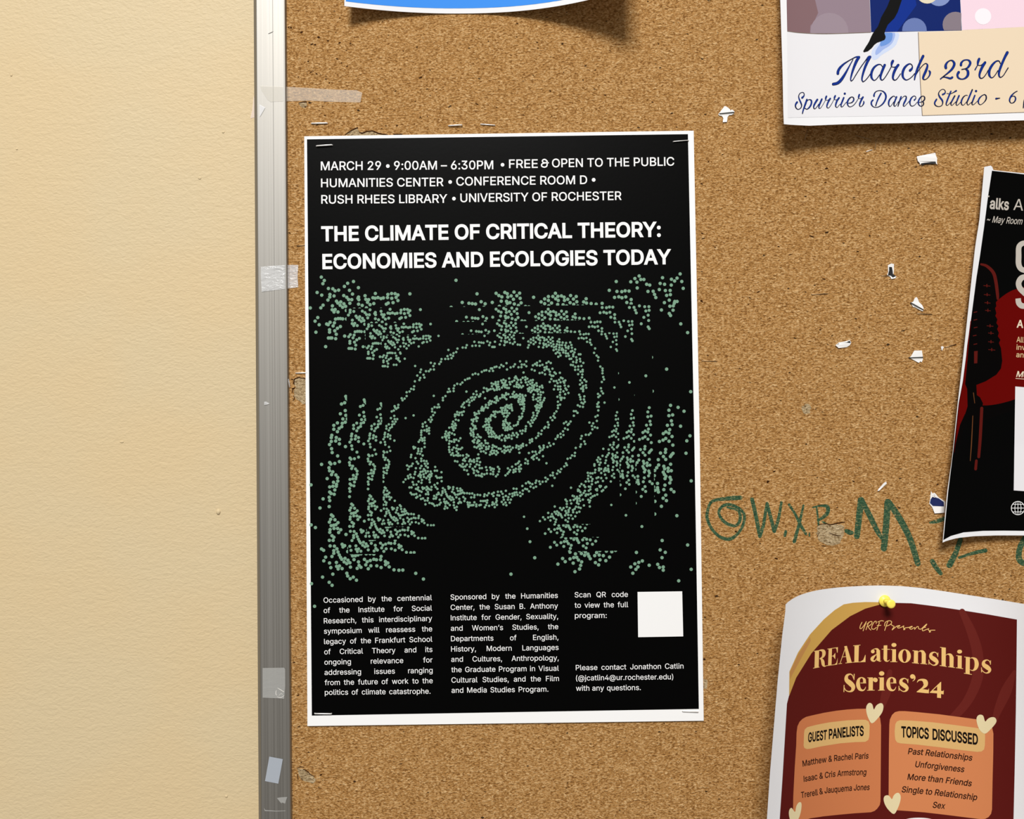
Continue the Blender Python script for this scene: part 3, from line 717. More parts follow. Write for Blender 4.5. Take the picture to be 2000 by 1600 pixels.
gouge([(584, 203), (592, 198.5), (599, 200.5), (600, 207), (594, 211), (586, 207)], [[(583.5, 201, 1.4), (590, 199.6, 1.8), (598.5, 199, 2.0)], [(595, 208, 1.6), (597, 209, 1.6)]], 7)
gouge([(582, 1501), (592, 1503), (603, 1510), (617, 1522), (613, 1531), (600, 1528), (585, 1520)],
      [[(580, 1501, 1), (588, 1498, 1.6), (593, 1499, 1)], [(592, 1503, 1.2), (601, 1507, 1.8), (606, 1513, 1.4), (614, 1517, 1.2)], [(581, 1512, 1.2), (582, 1523, 1.2)]], 9, 1.2)
gouge([(1597, 1027), (1612, 1022), (1625, 1024), (1640, 1024), (1650, 1030), (1648, 1045), (1640, 1060), (1628, 1067), (1615, 1064), (1600, 1058), (1595, 1042)],
      [[(1599, 1026, 1), (1612, 1023, 1.6), (1622, 1025, 2), (1636, 1022, 2.2), (1650, 1020, 1.6)], [(1605, 1066, 1.6), (1612, 1067, 1.4)], [(1620, 1041, 1), (1630, 1045, 1.6), (1642, 1047, 1.2)], [(1596, 1048, 1.2), (1601, 1040, 1)]], 11, 1.2)
gouge([(1374, 1327), (1382, 1328), (1381, 1345), (1375, 1345)], [], 12)
gouge([(1567, 793), (1576, 789), (1584, 793), (1583, 806), (1572, 808), (1566, 801)], [], 13, 1.6)
# small deep nicks that stand out one by one
nk = Ink()
for (x, y, a, b) in ((618, 144, 3, 1.2), (602, 120, 2.4, 1.4), (639, 188, 1.6, 1.2), (635, 226, 1.2, 1.1), (568, 54, 2.2, 1.5), (821.5, 151.5, 4.2, 1.7), (931.5, 203, 3.6, 1.1), (1138.5, 156, 1.8, 2),
                     (886, 236, 1.2, 1.2), (834.5, 227.5, 1.5, 1.1), (821, 229, 1.6, 1.4), (1030, 207.5, 1, 1.3), (1182, 186, 2.4, 1.2), (814.6, 92, 2.2, 1.2), (954, 80.5, 1.7, 1.1), (1614, 329, 4, 1.8), (1612, 356, 3.2, 1.2), (1668, 386, 3, 1.2),
                     (1796, 377, 3.6, 1.3), (1585, 461.5, 5, 1.6), (1521, 481.5, 3, 1.4), (1543, 497.5, 3.6, 1.2), (1609, 545, 3.8, 1.4), (1675, 491.5, 3, 1.6), (1370, 359, 3.4, 1.3), (1374, 466, 4, 1.3), (1397, 483, 2.4, 1.1), (1371, 589, 3.6, 1.6),
                     (1481, 570, 4, 1.3), (1465, 582, 3.4, 1.1), (1625, 656, 2.2, 1.8), (1500, 941, 3, 3.4), (1512, 921, 3, 2), (1667, 940.5, 3.4, 1.8), (1516, 1091, 4, 1.6), (1752, 1056, 2.6, 2), (1596, 320, 1.6, 1.2), (1384, 316, 1.8, 1.4),
                     (583.5, 1420, 3.6, 1.3), (620.5, 1481, 1.6, 1.2), (626.5, 1514, 2.6, 2), (582, 1358, 2.8, 1.4), (574, 1294, 3.4, 1.2), (588, 1489, 2, 2), (1376, 1288, 3.4, 1.8), (1297, 1413, 1.6, 2), (1370, 588, 3, 2), (1372, 456, 3, 1.3)) + tuple((480 + q[0] / 4.083, q[1] / 4.083, q[2], q[2] * 0.6) for q in ((445, 255, 3), (580, 298, 3.4), (525, 352, 3), (552, 356, 2.6), (655, 325, 2.6), (750, 340, 2.8), (835, 345, 2.6), (343, 217, 1.8), (800, 400, 1.6), (520, 574, 2), (536, 566, 1.6), (420, 615, 1.8), (640, 605, 1.4), (640, 632, 1.8), (668, 660, 2), (808, 528, 2), (763, 502, 1.8), (595, 595, 1.3), (748, 145, 1.6), (718, 260, 1.5), (705, 88, 2), (910, 165, 2), (430, 235, 1.4), (1110, 636, 2), (475, 852, 1.8), (630, 920, 1.6), (500, 395, 1.3), (684, 130, 1.3), (520, 187, 1.6), (612, 850, 1.5))):
    rn = random.Random(int(x * 7 + y)); nk.poly([(x + a * math.cos(0.7 * i) * rn.uniform(0.5, 1.15), y + b * math.sin(0.7 * i) * rn.uniform(0.5, 1.2) + 0.3 * a * math.sin(x) * math.cos(0.7 * i)) for i in range(9)])
nk.build('deep_nick', MCRACK, board, flat(0.0), 0.00015)['kind'] = 'stuff'

# felt-pen writing straight on the cork
def zs(ink, ox, oy, s, strokes, wk=1.0, **kw):
    for st in strokes:
        ink.stroke([(ox + q[0] / s, oy + q[1] / s, q[2] / s * wk) for q in st], **kw)

MARKS = [
    [(270, 226, 26), (230, 228, 28), (180, 232, 24), (120, 240, 20), (88, 256, 18), (70, 300, 18), (66, 350, 20), (85, 400, 18), (110, 435, 18), (150, 468, 20), (205, 478, 22), (250, 448, 18), (282, 400, 18), (294, 350, 18), (285, 315, 18), (250, 285, 18), (200, 268, 20), (160, 278, 18), (138, 310, 18), (150, 350, 18), (185, 383, 20), (235, 398, 18), (262, 375, 20), (268, 335, 20), (250, 302, 14), (190, 285, 12)],
    [(340, 235, 24), (360, 320, 24), (376, 400, 24), (388, 462, 22)], [(388, 462, 22), (408, 400, 20), (420, 330, 20), (432, 260, 18)], [(432, 262, 20), (455, 350, 22), (476, 430, 24)], [(476, 430, 20), (500, 360, 20), (520, 252, 16)],
    [(546, 432, 18), (540, 458, 18)], [(566, 268, 16), (600, 320, 16), (640, 400, 20), (670, 448, 16)], [(654, 272, 12), (632, 370, 18), (598, 494, 22)], [(690, 442, 8), (690, 460, 10)],
    [(735, 290, 12), (742, 350, 12), (748, 405, 12)], [(712, 285, 10), (760, 275, 12), (800, 282, 24), (800, 320, 24), (770, 348, 20), (742, 366, 12)], [(770, 372, 10), (815, 400, 12), (870, 450, 10)],
    [(915, 428, 24), (935, 438, 30), (950, 440, 24)],
    [(1005, 240, 40), (995, 330, 40), (980, 462, 36)], [(1010, 240, 30), (1060, 340, 34), (1105, 430, 30), (1130, 470, 24)], [(1168, 252, 40), (1158, 400, 40), (1145, 535, 40)], [(1175, 252, 34), (1245, 360, 40), (1305, 480, 38), (1352, 628, 36)],
    [(1428, 378, 14), (1470, 370, 24), (1512, 354, 26)], [(1440, 614, 30), (1462, 650, 30), (1492, 688, 26)],
    [(1612, 482, 30), (1580, 570, 34), (1545, 636, 40)], [(1605, 592, 16), (1680, 567, 20), (1765, 548, 26)], [(2010, 470, 40), (1976, 530, 36), (1970, 600, 38), (2010, 630, 34), (2070, 625, 30)],
]
for n0, n1 in ((0, 1), (1, 5), (5, 6), (6, 8), (8, 9), (9, 12), (12, 13), (13, 17), (17, 18), (18, 19), (19, 21), (21, 22)):
    mkr = Ink(); zs(mkr, 1360, 900, 3.125, MARKS[n0:n1], wk=0.98)
    mkr.build('marker_letter', MMARK, board, flat(0.0), 0.00005)

k = Ink(); k.stroke([(523.8, 65.8, 0.6), (529, 63.8, 1.3), (534, 61.2, 0.5)], caps=False)
k.build('scratch', mat('scratch_grey', (0.16, 0.155, 0.145, 1), 0.6, 0.2), board, flat(0.0034), 0.00006)
# ------------------------------------------------------------------ inks
def pm(name, r, g, b, rough=0.5, spec=0.10): return mat(name, rgb(r, g, b), rough, spec)
MGREEN = pm('sage_green_print', 126, 165, 140)

# ------------------------------------------------------------------ black symposium poster
poster = thing('poster', 'black event poster with white lettering and a green dot spiral, stapled flat', 'poster', P(985, 835, 0.0006))
def ph(x, y):
    return 0.0007 + 0.0009 * max(0, (y - 900) / 510) ** 2 + 0.0005 * math.exp(-((x - 960) / 240) ** 2) * math.exp(-((y - 300) / 120) ** 2)
psurf = field(ph)
g = coons([(594.3, 266.3), (1354.8, 255.3)], [(600.4, 1418.4), (1374.4, 1408)], [(594.3, 266.3), (600.4, 1418.4)], [(1354.8, 255.3), (1366.5, 850), (1374.4, 1408)], 24, 34)
sheet('paper_sheet', g, 24, 34, psurf, 0.00025, MPAPER, poster)
k = Ink(); gp = coons([(599.5, 272.1), (1343.7, 262)], [(609, 1398), (1365, 1385)], [(599.5, 272.1), (604.5, 850), (609, 1398)], [(1343.7, 262), (1356, 850), (1365, 1385)], 16, 24)
k.tris(gp, [(r * 17 + q, r * 17 + q + 1, r * 17 + q + 18, r * 17 + q + 17) for r in range(24) for q in range(16)])
k.build('black_panel', MBLACK, poster, psurf, 0.00008)['label'] = 'solid black printed area inside the white border'

def t1(k, s, ox, oy, sc, x0, y0, x1, y1, cap, bold, ox2=None):
    text(k, s, [(ox + x0 / sc, oy + y0 / sc), ((ox2 or ox) + x1 / sc, oy + y1 / sc)], cap, bold)
Z = 4.762
k = Ink(); B1 = 0.0085
t1(k, 'MARCH 29', 580, 240, Z, 222, 440, 782, 436, 16.6, B1)
t1(k, '9:00AM \u2013 6:30PM', 580, 240, Z, 903, 436, 1826, 430, 16.6, B1)
t1(k, 'FREE', 960, 240, Z, 163, 420, 430, 418, 16.4, B1)
t1(k, 'OPEN TO THE PUBLIC', 960, 240, Z, 563, 413, 1700, 397, 16.4, B1)
t1(k, 'HUMANITIES CENTER', 580, 240, Z, 224, 598, 1363, 588, 16.4, B1)
t1(k, 'CONFERENCE ROOM D', 580, 240, Z, 1482, 583, 890, 568, 16.4, B1, 960)
t1(k, 'RUSH RHEES LIBRARY', 580, 240, Z, 226, 751, 1398, 743, 16.4, B1)
t1(k, 'UNIVERSITY OF ROCHESTER', 580, 240, Z, 1520, 737, 1210, 716, 16.4, B1, 960)
# the ampersand with an open loop
zs(k, 960, 240, Z, [[(528, 372, 12), (500, 372, 12), (470, 382, 12), (467, 402, 12), (490, 412, 12), (512, 404, 12), (517, 385, 12), (517, 355, 12)], [(500, 372, 11), (478, 366, 11), (474, 350, 12), (490, 340, 12), (508, 346, 11), (510, 352, 11)]])
for (x, y) in ((845, 402), (1912, 390), (1425, 550), (1460, 705)): k.disc(580 + x / Z, 240 + y / Z, 3.6)
k.disc(960 + 950 / Z, 240 + 530 / Z, 3.7)
k.build('event_details', MWHITE, poster, psurf, 0.00016)['label'] = 'three lines of white capitals with date and place'
k = Ink()
t1(k, 'THE CLIMATE OF CRITICAL THEORY:', 580, 240, Z, 226, 1098, 1575, 1055, 27.4, 0.0235, 960)
t1(k, 'ECONOMIES AND ECOLOGIES TODAY', 580, 240, Z, 237, 1356, 1672, 1310, 27.4, 0.0235, 960)
k.build('title', MWHITE, poster, psurf, 0.00016)['label'] = 'two line title in heavy white capitals'

L1 = ['Occasioned by the centennial', 'of the Institute for Social', 'Research, this interdisciplinary', 'symposium will reassess the', 'legacy of the Frankfurt School', 'of Critical Theory and its', 'ongoing relevance for', 'addressing issues ranging', 'from the future of work to the', 'politics of climate catastrophe.']
yl = [238, 338, 440, 540, 642, 742, 843, 943, 1043, 1138]; yr = [212, 314, 415, 517, 618, 718, 820, 922, 1023, 1126]
k = Ink()
for i, s in enumerate(L1):
    x0 = 632 + 0.27 * i; x1 = 843.6 + 0.2 * i if i < 9 else 840.8
    words(k, s, x0, 1130 + yl[i] / 5, x1, 1130 + yr[i] / 5, 10.2, 1.0, 0.003)
k.build('left_text_column', MWHITE, poster, psurf, 0.00016)
L2 = ['Sponsored by the Humanities', 'Center,  the Susan B. Anthony', 'Institute for Gender, Sexuality,', 'and Women\u2019s Studies, the', 'Departments of English,', 'History,  Modern Languages', 'and Cultures, Anthropology,', 'the Graduate Program in Visual', 'Cultural Studies, and the Film', 'and Media Studies Program.']
yl = [208, 308, 410, 512, 614, 715, 815, 917, 1018, 1118]; yr = [190, 292, 394, 495, 598, 698, 800, 902, 1002, 1106]
k = Ink()
for i, s in enumerate(L2):
    x0 = 880 + 0.22 * i; x1 = 1089.6 + 0.27 * i if i < 9 else 1071
    words(k, s.replace('  ', ' '), x0, 1130 + yl[i] / 5, x1, 1130 + yr[i] / 5, 10.2, 1.0, 0.003)
k.build('middle_text_column', MWHITE, poster, psurf, 0.00016)
k = Ink()
words(k, 'Scan QR code', 1122.4, 1167, 1226.4, 1166, 10.2, 1.0, 0.003)
words(k, 'to view the full', 1122.4, 1187.4, 1227, 1186, 10.2, 1.0, 0.003)
text(k, 'program:', [(1122.8, 1207.4), (1185, 1207.2)], 10.2, 0.003)
k.build('right_text_column', MWHITE, poster, psurf, 0.00016); k = Ink()
words(k, 'Please contact Jonathon Catlin', 1124.6, 1309.4, 1335, 1306, 10.2, 1.0, 0.003)
text(k, '(@jcatlin4@ur.rochester.edu)', [(1125, 1329.6), (1315, 1327)], 10.2, 0.003)
words(k, 'with any questions.', 1125, 1349.6, 1251.6, 1348, 10.2, 1.0, 0.003)
k.build('contact_text', MWHITE, poster, psurf, 0.00016)
k = Ink(); k.poly([(1245.2, 1156.4), (1332.4, 1155.2), (1334.4, 1243.2), (1246.4, 1244.8)])
k.build('blank_white_square', MWHITE, poster, psurf, 0.00016)['label'] = 'plain white printed square at lower right'
k = Ink()
for p in dot_polys(): k.tris(p, [tuple([0, i, i + 1]) for i in range(1, len(p) - 1)])
dots = k.build('dot_artwork', MGREEN, poster, psurf, 0.00013)
dots['kind'] = 'stuff'; dots['label'] = 'sage green dots forming a spiral galaxy, trees and columns'

# ------------------------------------------------------------------ staples
def wire(pts, r, m, name, parent=None):
    v, f = tube(pts, r)
    return mk(name, v, f, m, parent, smooth=True)
def staple(x0, y0, x1, y1, h, label, m=None, r=0.00034, group=None, tilt=0.0):
    a, b = P(x0, y0, h), P(x1, y1, h + tilt)
    leg = 0.0016
    pts = [a + Vector((0, h + leg, 0)), a + Vector((0, 0.0003, 0)), a + (b - a) * 0.03, a + (b - a) * 0.97, b + Vector((0, 0.0003, 0)), b + Vector((0, h + leg, 0))]
    o = wire(pts, r, m or MWIRE, 'staple')
    return tag(o, label, 'staple', group or 'wire staples in the notice board')
staple(608.5, 241, 639, 240.4, 0.0006, 'bright empty staple above the top left corner of the black poster', r=0.0006)
staple(876.3, 245.5, 902, 244, 0.0007, 'left of two bright staples above the middle of the black poster', r=0.0005, tilt=0.0006)
staple(938.5, 242.5, 966.5, 244.5, 0.0006, 'right of two bright staples above the middle of the black poster', r=0.0004)
staple(577.5, 728.8, 601, 728.2, 0.0005, 'empty staple at the black poster\'s left edge, above the large torn patch', r=0.0004)
staple(579.5, 480.8, 598, 478.2, 0.0004, 'faint thin staple in the cork left of the poster title', MWIREB, r=0.0003)
staple(618, 285.0, 648.5, 283.0, 0.0019, 'steel staple through the black panel in the top left corner of the poster', r=0.00055)
staple(1315, 276.5, 1345, 273.8, 0.0017, 'thin steel staple through the top right corner of the black poster', r=0.00032)
staple(614.5, 1394.2, 647, 1394.6, 0.0025, 'steel staple through the bottom left corner of the black poster', r=0.0005)
staple(1333, 1389.5, 1364, 1390.8, 0.0025, 'thin steel staple in the white border at the bottom right corner of the black poster', r=0.0003)
TINTED = 'light-tinted brown staple in the cork '
staple(1370, 704.6, 1401, 706, 0.0003, TINTED + 'just right of the black poster, level with its spiral', MWIREB, r=0.00028)
staple(1585, 575.2, 1617, 573.6, 0.0003, TINTED + 'left of the narrow black and white scrap', MWIREB, r=0.00032)
staple(1671, 264.5, 1700.5, 273, 0.0003, TINTED + 'in the dance flyer\'s shadow, sloping down to the right', MWIREB, r=0.00026)
staple(1578, 249.5, 1572, 273, 0.0003, TINTED + 'nearly upright below the dance flyer\'s left corner', MWIREB, r=0.00026)
staple(1692, 296, 1704, 292.5, 0.0003, 'short pale staple end in the cork below the dance flyer', MWIRE, r=0.00028)
staple(1711.5, 272, 1709, 292, 0.0003, TINTED + 'upright beside the short pale staple end', MWIREB, r=0.00024)
staple(1791, 612.3, 1820.5, 614, 0.0003, TINTED + 'under the white scrap with the slanting staple', MWIREB, r=0.00034)
staple(1846, 678.5, 1868, 672.2, 0.0004, TINTED + 'holding a tiny white paper crumb', MWIREB, r=0.00032)
staple(1721, 538.5, 1735, 539, 0.0003, TINTED + 'poking out left of the narrow black and white scrap', MWIREB, r=0.00028)

# ------------------------------------------------------------------ torn paper scraps
MSC = paper_mat('white_scrap_paper', rgb(252, 250, 248), 0.6, 0.2)
MINKB = mat('scrap_black_print', rgb(34, 35, 37), 0.4, 0.4)
MINKN = mat('scrap_navy_print', rgb(30, 42, 96), 0.5, 0.3)
def scrap(pts, ox, oy, s, label, lift=0.0012, prints=(), st=None, name='paper_scrap'):
    q = [(ox + x / s, oy + y / s) for x, y in pts]
    cx = sum(p[0] for p in q) / len(q); cy = sum(p[1] for p in q) / len(q)
    R = max(math.hypot(p[0] - cx, p[1] - cy) for p in q)
    lf = lambda x, y: lift * min(1.0, ((x - cx) ** 2 + (y - cy) ** 2) / R ** 2)
    o = thing(name, label, 'paper scrap', P(cx, cy, 0.0), 'torn paper scraps on the cork')
    chip('torn_paper', q, 0.0001, 0.0003, MSC, o, lf)
    for m_, pp in prints:
        k = Ink(); k.poly([(ox + x / s, oy + y / s) for x, y in pp])
        k.build('print', m_, o, lambda x, y, e: P(x, y, 0.0004 + lf(x, y) + e), 0.00025)
    return o
scrap([(650, 380), (800, 440), (900, 520), (990, 600), (1010, 680), (1100, 600), (1270, 720), (1200, 880), (1070, 950), (930, 960), (830, 1080), (800, 1380), (530, 1400), (570, 1150), (480, 1010), (320, 980), (250, 900), (350, 780), (480, 600)],
      1395, 195, 32, 'white arrow-shaped torn scrap left of the dance flyer, held by a level staple', 0.0005)
staple(1405.5, 221.8, 1433.5, 219.2, 0.0011, 'dark steel staple across the white arrow-shaped scrap', MWIRED, r=0.00036)
scrap([(350, 520), (1000, 390), (1560, 280), (1610, 480), (1680, 640), (1660, 900), (1700, 1050), (1620, 1000), (1580, 850), (1300, 880), (1000, 930), (850, 940), (640, 970), (560, 1080), (550, 950), (420, 820)],
      1780, 290, 33.33, 'white rectangular scrap with a dark torn lower edge, below the dance flyer', 0.0012,
      [(MINKB, [(640, 985), (700, 960), (880, 935), (1000, 925), (1300, 880), (1580, 855), (1600, 990), (1500, 1000), (1300, 1010), (1150, 1000), (900, 1020), (740, 1080), (690, 1110)])])
scrap([(190, 240), (280, 195), (350, 215), (345, 300), (340, 450), (320, 490), (410, 540), (380, 580), (280, 600), (250, 540), (190, 510), (170, 490), (195, 420)],
      1720, 500, 13.33, 'narrow upright scrap, black with white edges, in the open cork', 0.0006,
      [(MINKB, [(220, 285), (295, 290), (315, 400), (322, 470), (400, 520), (320, 560), (262, 508), (190, 505), (205, 430), (222, 380)])])
scrap([(930, 1065), (960, 1100), (1000, 1200), (1080, 1280), (1120, 1360), (1100, 1440), (1010, 1400), (880, 1325), (850, 1335), (780, 1220), (850, 1190), (880, 1110)],
      1720, 500, 13.33, 'small white triangular scrap pinned by a staple slanting down to the right', 0.0005)
staple(1779.5, 591.5, 1803.5, 605, 0.0012, 'dark steel staple slanting across the small white triangular scrap', MWIRED, r=0.00036)
scrap([(100, 205), (150, 160), (260, 140), (330, 118), (355, 160), (330, 205), (280, 235), (150, 250)], 1620, 650, 8.333,
      'small lens-shaped scrap, black above and white below, in the open cork', 0.001,
      [(MINKB, [(122, 188), (160, 170), (220, 158), (262, 158), (330, 132), (347, 160), (300, 185), (262, 185), (232, 212), (170, 198), (130, 206)])])
scrap([(1380, 290), (1505, 290), (1520, 390), (1520, 440), (1500, 480), (1480, 465), (1455, 490), (1380, 450), (1300, 405), (1330, 380)], 1620, 650, 8.333,
      'white five-sided scrap with a level staple, left of the black talks flyer', 0.0005)
staple(1776.5, 698.6, 1803, 697.8, 0.0012, 'dark steel staple across the white five-sided scrap', MWIRED, r=0.00036)
scrap([(1812, 228), (1835, 218), (1858, 226), (1860, 250), (1845, 262), (1832, 292), (1822, 262)], 1620, 650, 8.333, 'tiny white paper crumb at the end of a light-tinted brown staple', 0.0008)
s8 = scrap([(1432, 185), (1442, 200), (1455, 196), (1480, 225), (1520, 250), (1515, 318), (1455, 322), (1440, 285), (1422, 262), (1428, 225)], 1360, 900, 3.125,
      'torn scrap with a dark blue band and a white numeral beside the black talks flyer', 0.0008,
      [(MINKN, [(1430, 236), (1440, 222), (1460, 224), (1480, 230), (1510, 252), (1512, 279), (1444, 276), (1426, 258)])])
k = Ink(); k.ring(1824.8, 966.3, 2.6, 2.3, 1.2, 1.0, 12); k.ring(1825.2, 969.3, 3.0, 2.6, 1.4, 1.1, 12)
k.build('numeral', MWHITE, s8, flat(0.0), 0.0015)
scrap([(1106, 186), (1112, 172), (1146, 134), (1160, 128), (1162, 142), (1150, 150), (1118, 182)], 1360, 900, 3.125, 'thin white paper sliver above the green letter M', 0.001)

# ------------------------------------------------------------------ adhesive tape
MT1 = tape_mat('frosted_tape', (0.84, 0.79, 0.68, 1), 0.29, 0.30)
MT2 = tape_mat('crumpled_tape', (0.86, 0.87, 0.88, 1), 0.50, 0.16, crumple=0.0012)
MT3 = tape_mat('dusty_tape', (0.52, 0.52, 0.50, 1), 0.55, 0.30, crumple=0.0002)
MT4 = tape_mat('matt_grey_tape', (0.42, 0.46, 0.52, 1), 0.85, 0.5)
def fh(x, y):
    xe = 562.5 + (y - 800) * 0.0078 - 0.0
    xo = 507.5 + (y - 800) * 0.0066
    if x > xe + 6: return 0.00035
    if x > xe - 4: return 0.00035 + 0.0033 * (1 - (x - xe + 4) / 10)
    if x < xo: return 0.0037 - 0.0026 * min(1, (xo - x) / 6)
    return 0.0037
def tape(pts, m, label, cell=4.0, eps=0.0, group=None, cat='tape', hf=fh):
    k = Ink(); k.poly(pts)
    o = k.build('tape_strip', m, None, field(hf), eps, cell=cell)
    return tag(o, label, cat, group)
def Q(ox, oy, s, pts): return [(ox + x / s, oy + y / s) for x, y in pts]
tape(Q(480, 100, 7.143, [(200, 480), (590, 497), (870, 512), (1200, 533), (1550, 545), (1625, 580), (1600, 715), (1200, 706), (900, 690), (345, 705), (300, 672), (255, 600), (215, 540)]), MT1,
     'long strip of frosted clear tape running from the frame onto the cork')
tape(Q(480, 480, 10, [(245, 420), (600, 385), (860, 375), (1025, 375), (1012, 600), (1025, 810), (860, 832), (600, 865), (310, 900), (295, 600), (296, 418)]), MT2,
     'crumpled shiny tape folded over the frame edge, left of the poster title')
tape(Q(480, 1280, 5, [(165, 125), (375, 122), (384, 140), (385, 300), (375, 425), (300, 420), (165, 415)]), MT3,
     'square of clear tape on the lower part of the frame, one corner wrinkled')
k = Ink()
zs(k, 480, 1280, 5, [[(310, 320, 3), (335, 335, 7), (372, 358, 6)], [(298, 345, 5), (294, 375, 7), (302, 392, 4)], [(305, 405, 3), (340, 415, 6), (375, 395, 4)], [(325, 395, 3), (345, 375, 4), (360, 385, 3)]])
tag(k.build('tape_wrinkle', mat('tape_crease', rgb(235, 232, 225), 0.3, 0.6), None, field(fh), 0.0002), 'bright wrinkles in the corner of the clear tape square', 'tape')
tape(Q(480, 1280, 5, [(230, 990), (362, 1015), (318, 1255), (188, 1230)]), MT4, 'small tilted rectangle of grey tape near the bottom of the frame')
tape(Q(480, 1280, 5, [(305, 1395), (340, 1388), (405, 1385), (392, 1420), (385, 1450), (352, 1438), (350, 1450), (330, 1428)]), MT3, 'tiny torn bit of tape at the bottom of the frame')
tape(Q(480, 1280, 5, [(178, 1490), (192, 1512), (300, 1520), (388, 1517), (386, 1523), (300, 1527), (186, 1522)]), MT3, 'thin line of tape residue across the bottom of the frame')
tape(Q(480, 100, 7.143, [(192, 740), (230, 765), (272, 785), (235, 850), (195, 915)]), tape_mat('white_tape_corner', (0.9, 0.9, 0.92, 1), 0.6, 0.3), 'small triangular tape corner on the frame below the long frosted strip')
def wh(x, y): return -0.0115
k = Ink(); k.poly([(495.5, 187), (499, 200), (502, 229), (489, 231), (493, 213)])
tag(k.build('tape_tab', tape_mat('pink_tape_tab', (0.88, 0.74, 0.66, 1), 0.55, 0.4), None, field(lambda x, y: -0.0117), 0.0, cell=6), 'pinkish tape end on the cream wall beside the frame, near the long strip', 'tape')
tape([(562, 741), (564, 740), (565.5, 746), (566.5, 756), (565, 757), (563.5, 749)], MT2, 'tiny shiny flake of tape on the frame\'s inner edge beside the large torn patch', cell=3, eps=0.0002)
tape([(516, 785), (520, 784.5), (526.5, 788.5), (521, 790.5), (516, 791)], MT2, 'tiny pale flake of tape in the middle of the frame', cell=3, eps=0.0002)

# ------------------------------------------------------------------ blue flyer at the top edge
blue = thing('flyer', 'blue flyer with a white border and forward-curling lower corners, above the black poster', 'flyer', P(900, 0, 0.0))
def bsurf(x, y, e):
    d = x - 895.0
    h = (0.012 * (d / 216) ** 2 if d < 0 else 0.0216 * (abs(d) / 259) ** 2.35) * max(0.0, 1 - (28 - y) / 620) ** 1.3 + 0.0007
    p = P(x, y, 0.0)
    return p + Vector((0, -(h + e), 0))
g = coons([(679, -672), (1221, -672)], [(679, 28), (1221, 26)], [(679, -672), (679, 28)], [(1221, -672), (1221, 26)], 40, 30)
sheet('paper_sheet', g, 40, 30, bsurf, 0.00025, MPAPER2, blue)
k = Ink(); k.poly([(681.5, -660), (1209, -660), (1209, 15.5), (681.5, 18.5)])
k.build('blue_print', pm('blue_print', 62, 146, 242, 0.7, 0.15), blue, bsurf, 0.0001, cell=24)

# ------------------------------------------------------------------ dance flyer, top right
dance = thing('flyer', 'dance flyer with coloured squares, a dark pointed leg and blue script lettering', 'flyer', P(1750, 120, 0.01))
def dh(x, y):
    v = max(0.0, min(1.0, (y + 420) / 660))
    return 0.001 + 0.0135 * v ** 1.6 + 0.0015 * v * math.sin((x - 1531) / 68.0) * math.exp(-abs(x - 1531) / 160.0) + 0.010 * v * math.exp(-max(0.0, x - 1512) / 46.0)
dsurf = field(dh)
g = coons([(1512, -420), (2080, -440)], [(1531, 242.5), (1545, 243.8), (1580, 245.6), (1640, 243), (1700, 241.6), (1750, 241), (2000, 235), (2080, 233)],
          [(1512, -420), (1519, -160), (1524, 0), (1528.5, 140), (1530, 220), (1531, 242.5)], [(2080, -440), (2080, 233)], 44, 40)
sheet('paper_sheet', g, 44, 40, dsurf, 0.00025, MPAPER2, dance)
def fill(parent, surf, name, m, pts, eps, cell=14, label=None):
    k = Ink(); k.poly(pts); o = k.build(name, m, parent, surf, eps, cell=cell)
    if label: o['label'] = label
    return o
def soft(pts, n=3):      # round the corners of an outline
    out = []
    for i in range(len(pts)):
        a, b, c, d = pts[i - 1], pts[i], pts[(i + 1) % len(pts)], pts[(i + 2) % len(pts)]
        for j in range(n):
            t = j / n
            out.append(tuple(0.5 * (2 * b[q] + (c[q] - a[q]) * t + (2 * a[q] - 5 * b[q] + 4 * c[q] - d[q]) * t * t + (3 * b[q] - a[q] - 3 * c[q] + d[q]) * t ** 3) for q in (0, 1)))
    return out
def circ(x, y, r, n=24, clip=None):
    p = [(x + r * math.cos(2 * math.pi * i / n), y + r * math.sin(2 * math.pi * i / n)) for i in range(n)]
    for ax, lim, less in (clip or ()): p = clip_half(p, ax, lim, less)
    return p
fill(dance, dsurf, 'white_square', pm('dance_white', 232, 231, 235), [(1537.5, 60.5), (1560, 63.5), (1600, 65.5), (1640, 65), (1701, 63), (1793.5, 63), (1797, 150), (1801.3, 225.5), (1700, 227), (1600, 228.5), (1538.5, 230)], 0.0001)
fill(dance, dsurf, 'beige_square', pm('dance_beige', 234, 214, 186), [(1793.5, 62.5), (1878, 60), (1880, 58.5), (2068, 49), (2068, 217), (1801.3, 225.5), (1797, 150)], 0.0001)
fill(dance, dsurf, 'mauve_square', pm('dance_mauve', 146, 127, 139), [(1531, -180), (1536.3, 0), (1537.5, 60.5), (1560, 63.7), (1600, 65.7), (1640, 65), (1701.3, 63), (1698.5, 0), (1690, -180)], 0.0001)
fill(dance, dsurf, 'print_shape', pm('dance_mauve_dark', 130, 101, 105), [(1536.8, 8), (1542, -60), (1600, -60), (1592, 0), (1598, 25), (1590, 42), (1583, 50), (1582, 65), (1560, 63.5), (1537.6, 60.3)], 0.00014)
fill(dance, dsurf, 'print_shape', pm('dance_mauve_spot', 154, 137, 148), circ(1620, 62, 37, clip=[(1, 65.0, True)]), 0.00018)
fill(dance, dsurf, 'blue_square', pm('dance_navy', 8, 34, 104), [(1691, -180), (1699, 0), (1701.6, 63.2), (1878.5, 59.5), (1875.5, 0), (1868, -180)], 0.0001)
fill(dance, dsurf, 'print_shape', pm('dance_blue', 8, 46, 140), [(1752, 0), (1782, -40), (1790, 10), (1768, 40), (1752, 62), (1724, 62.6), (1735, 40)], 0.00014)
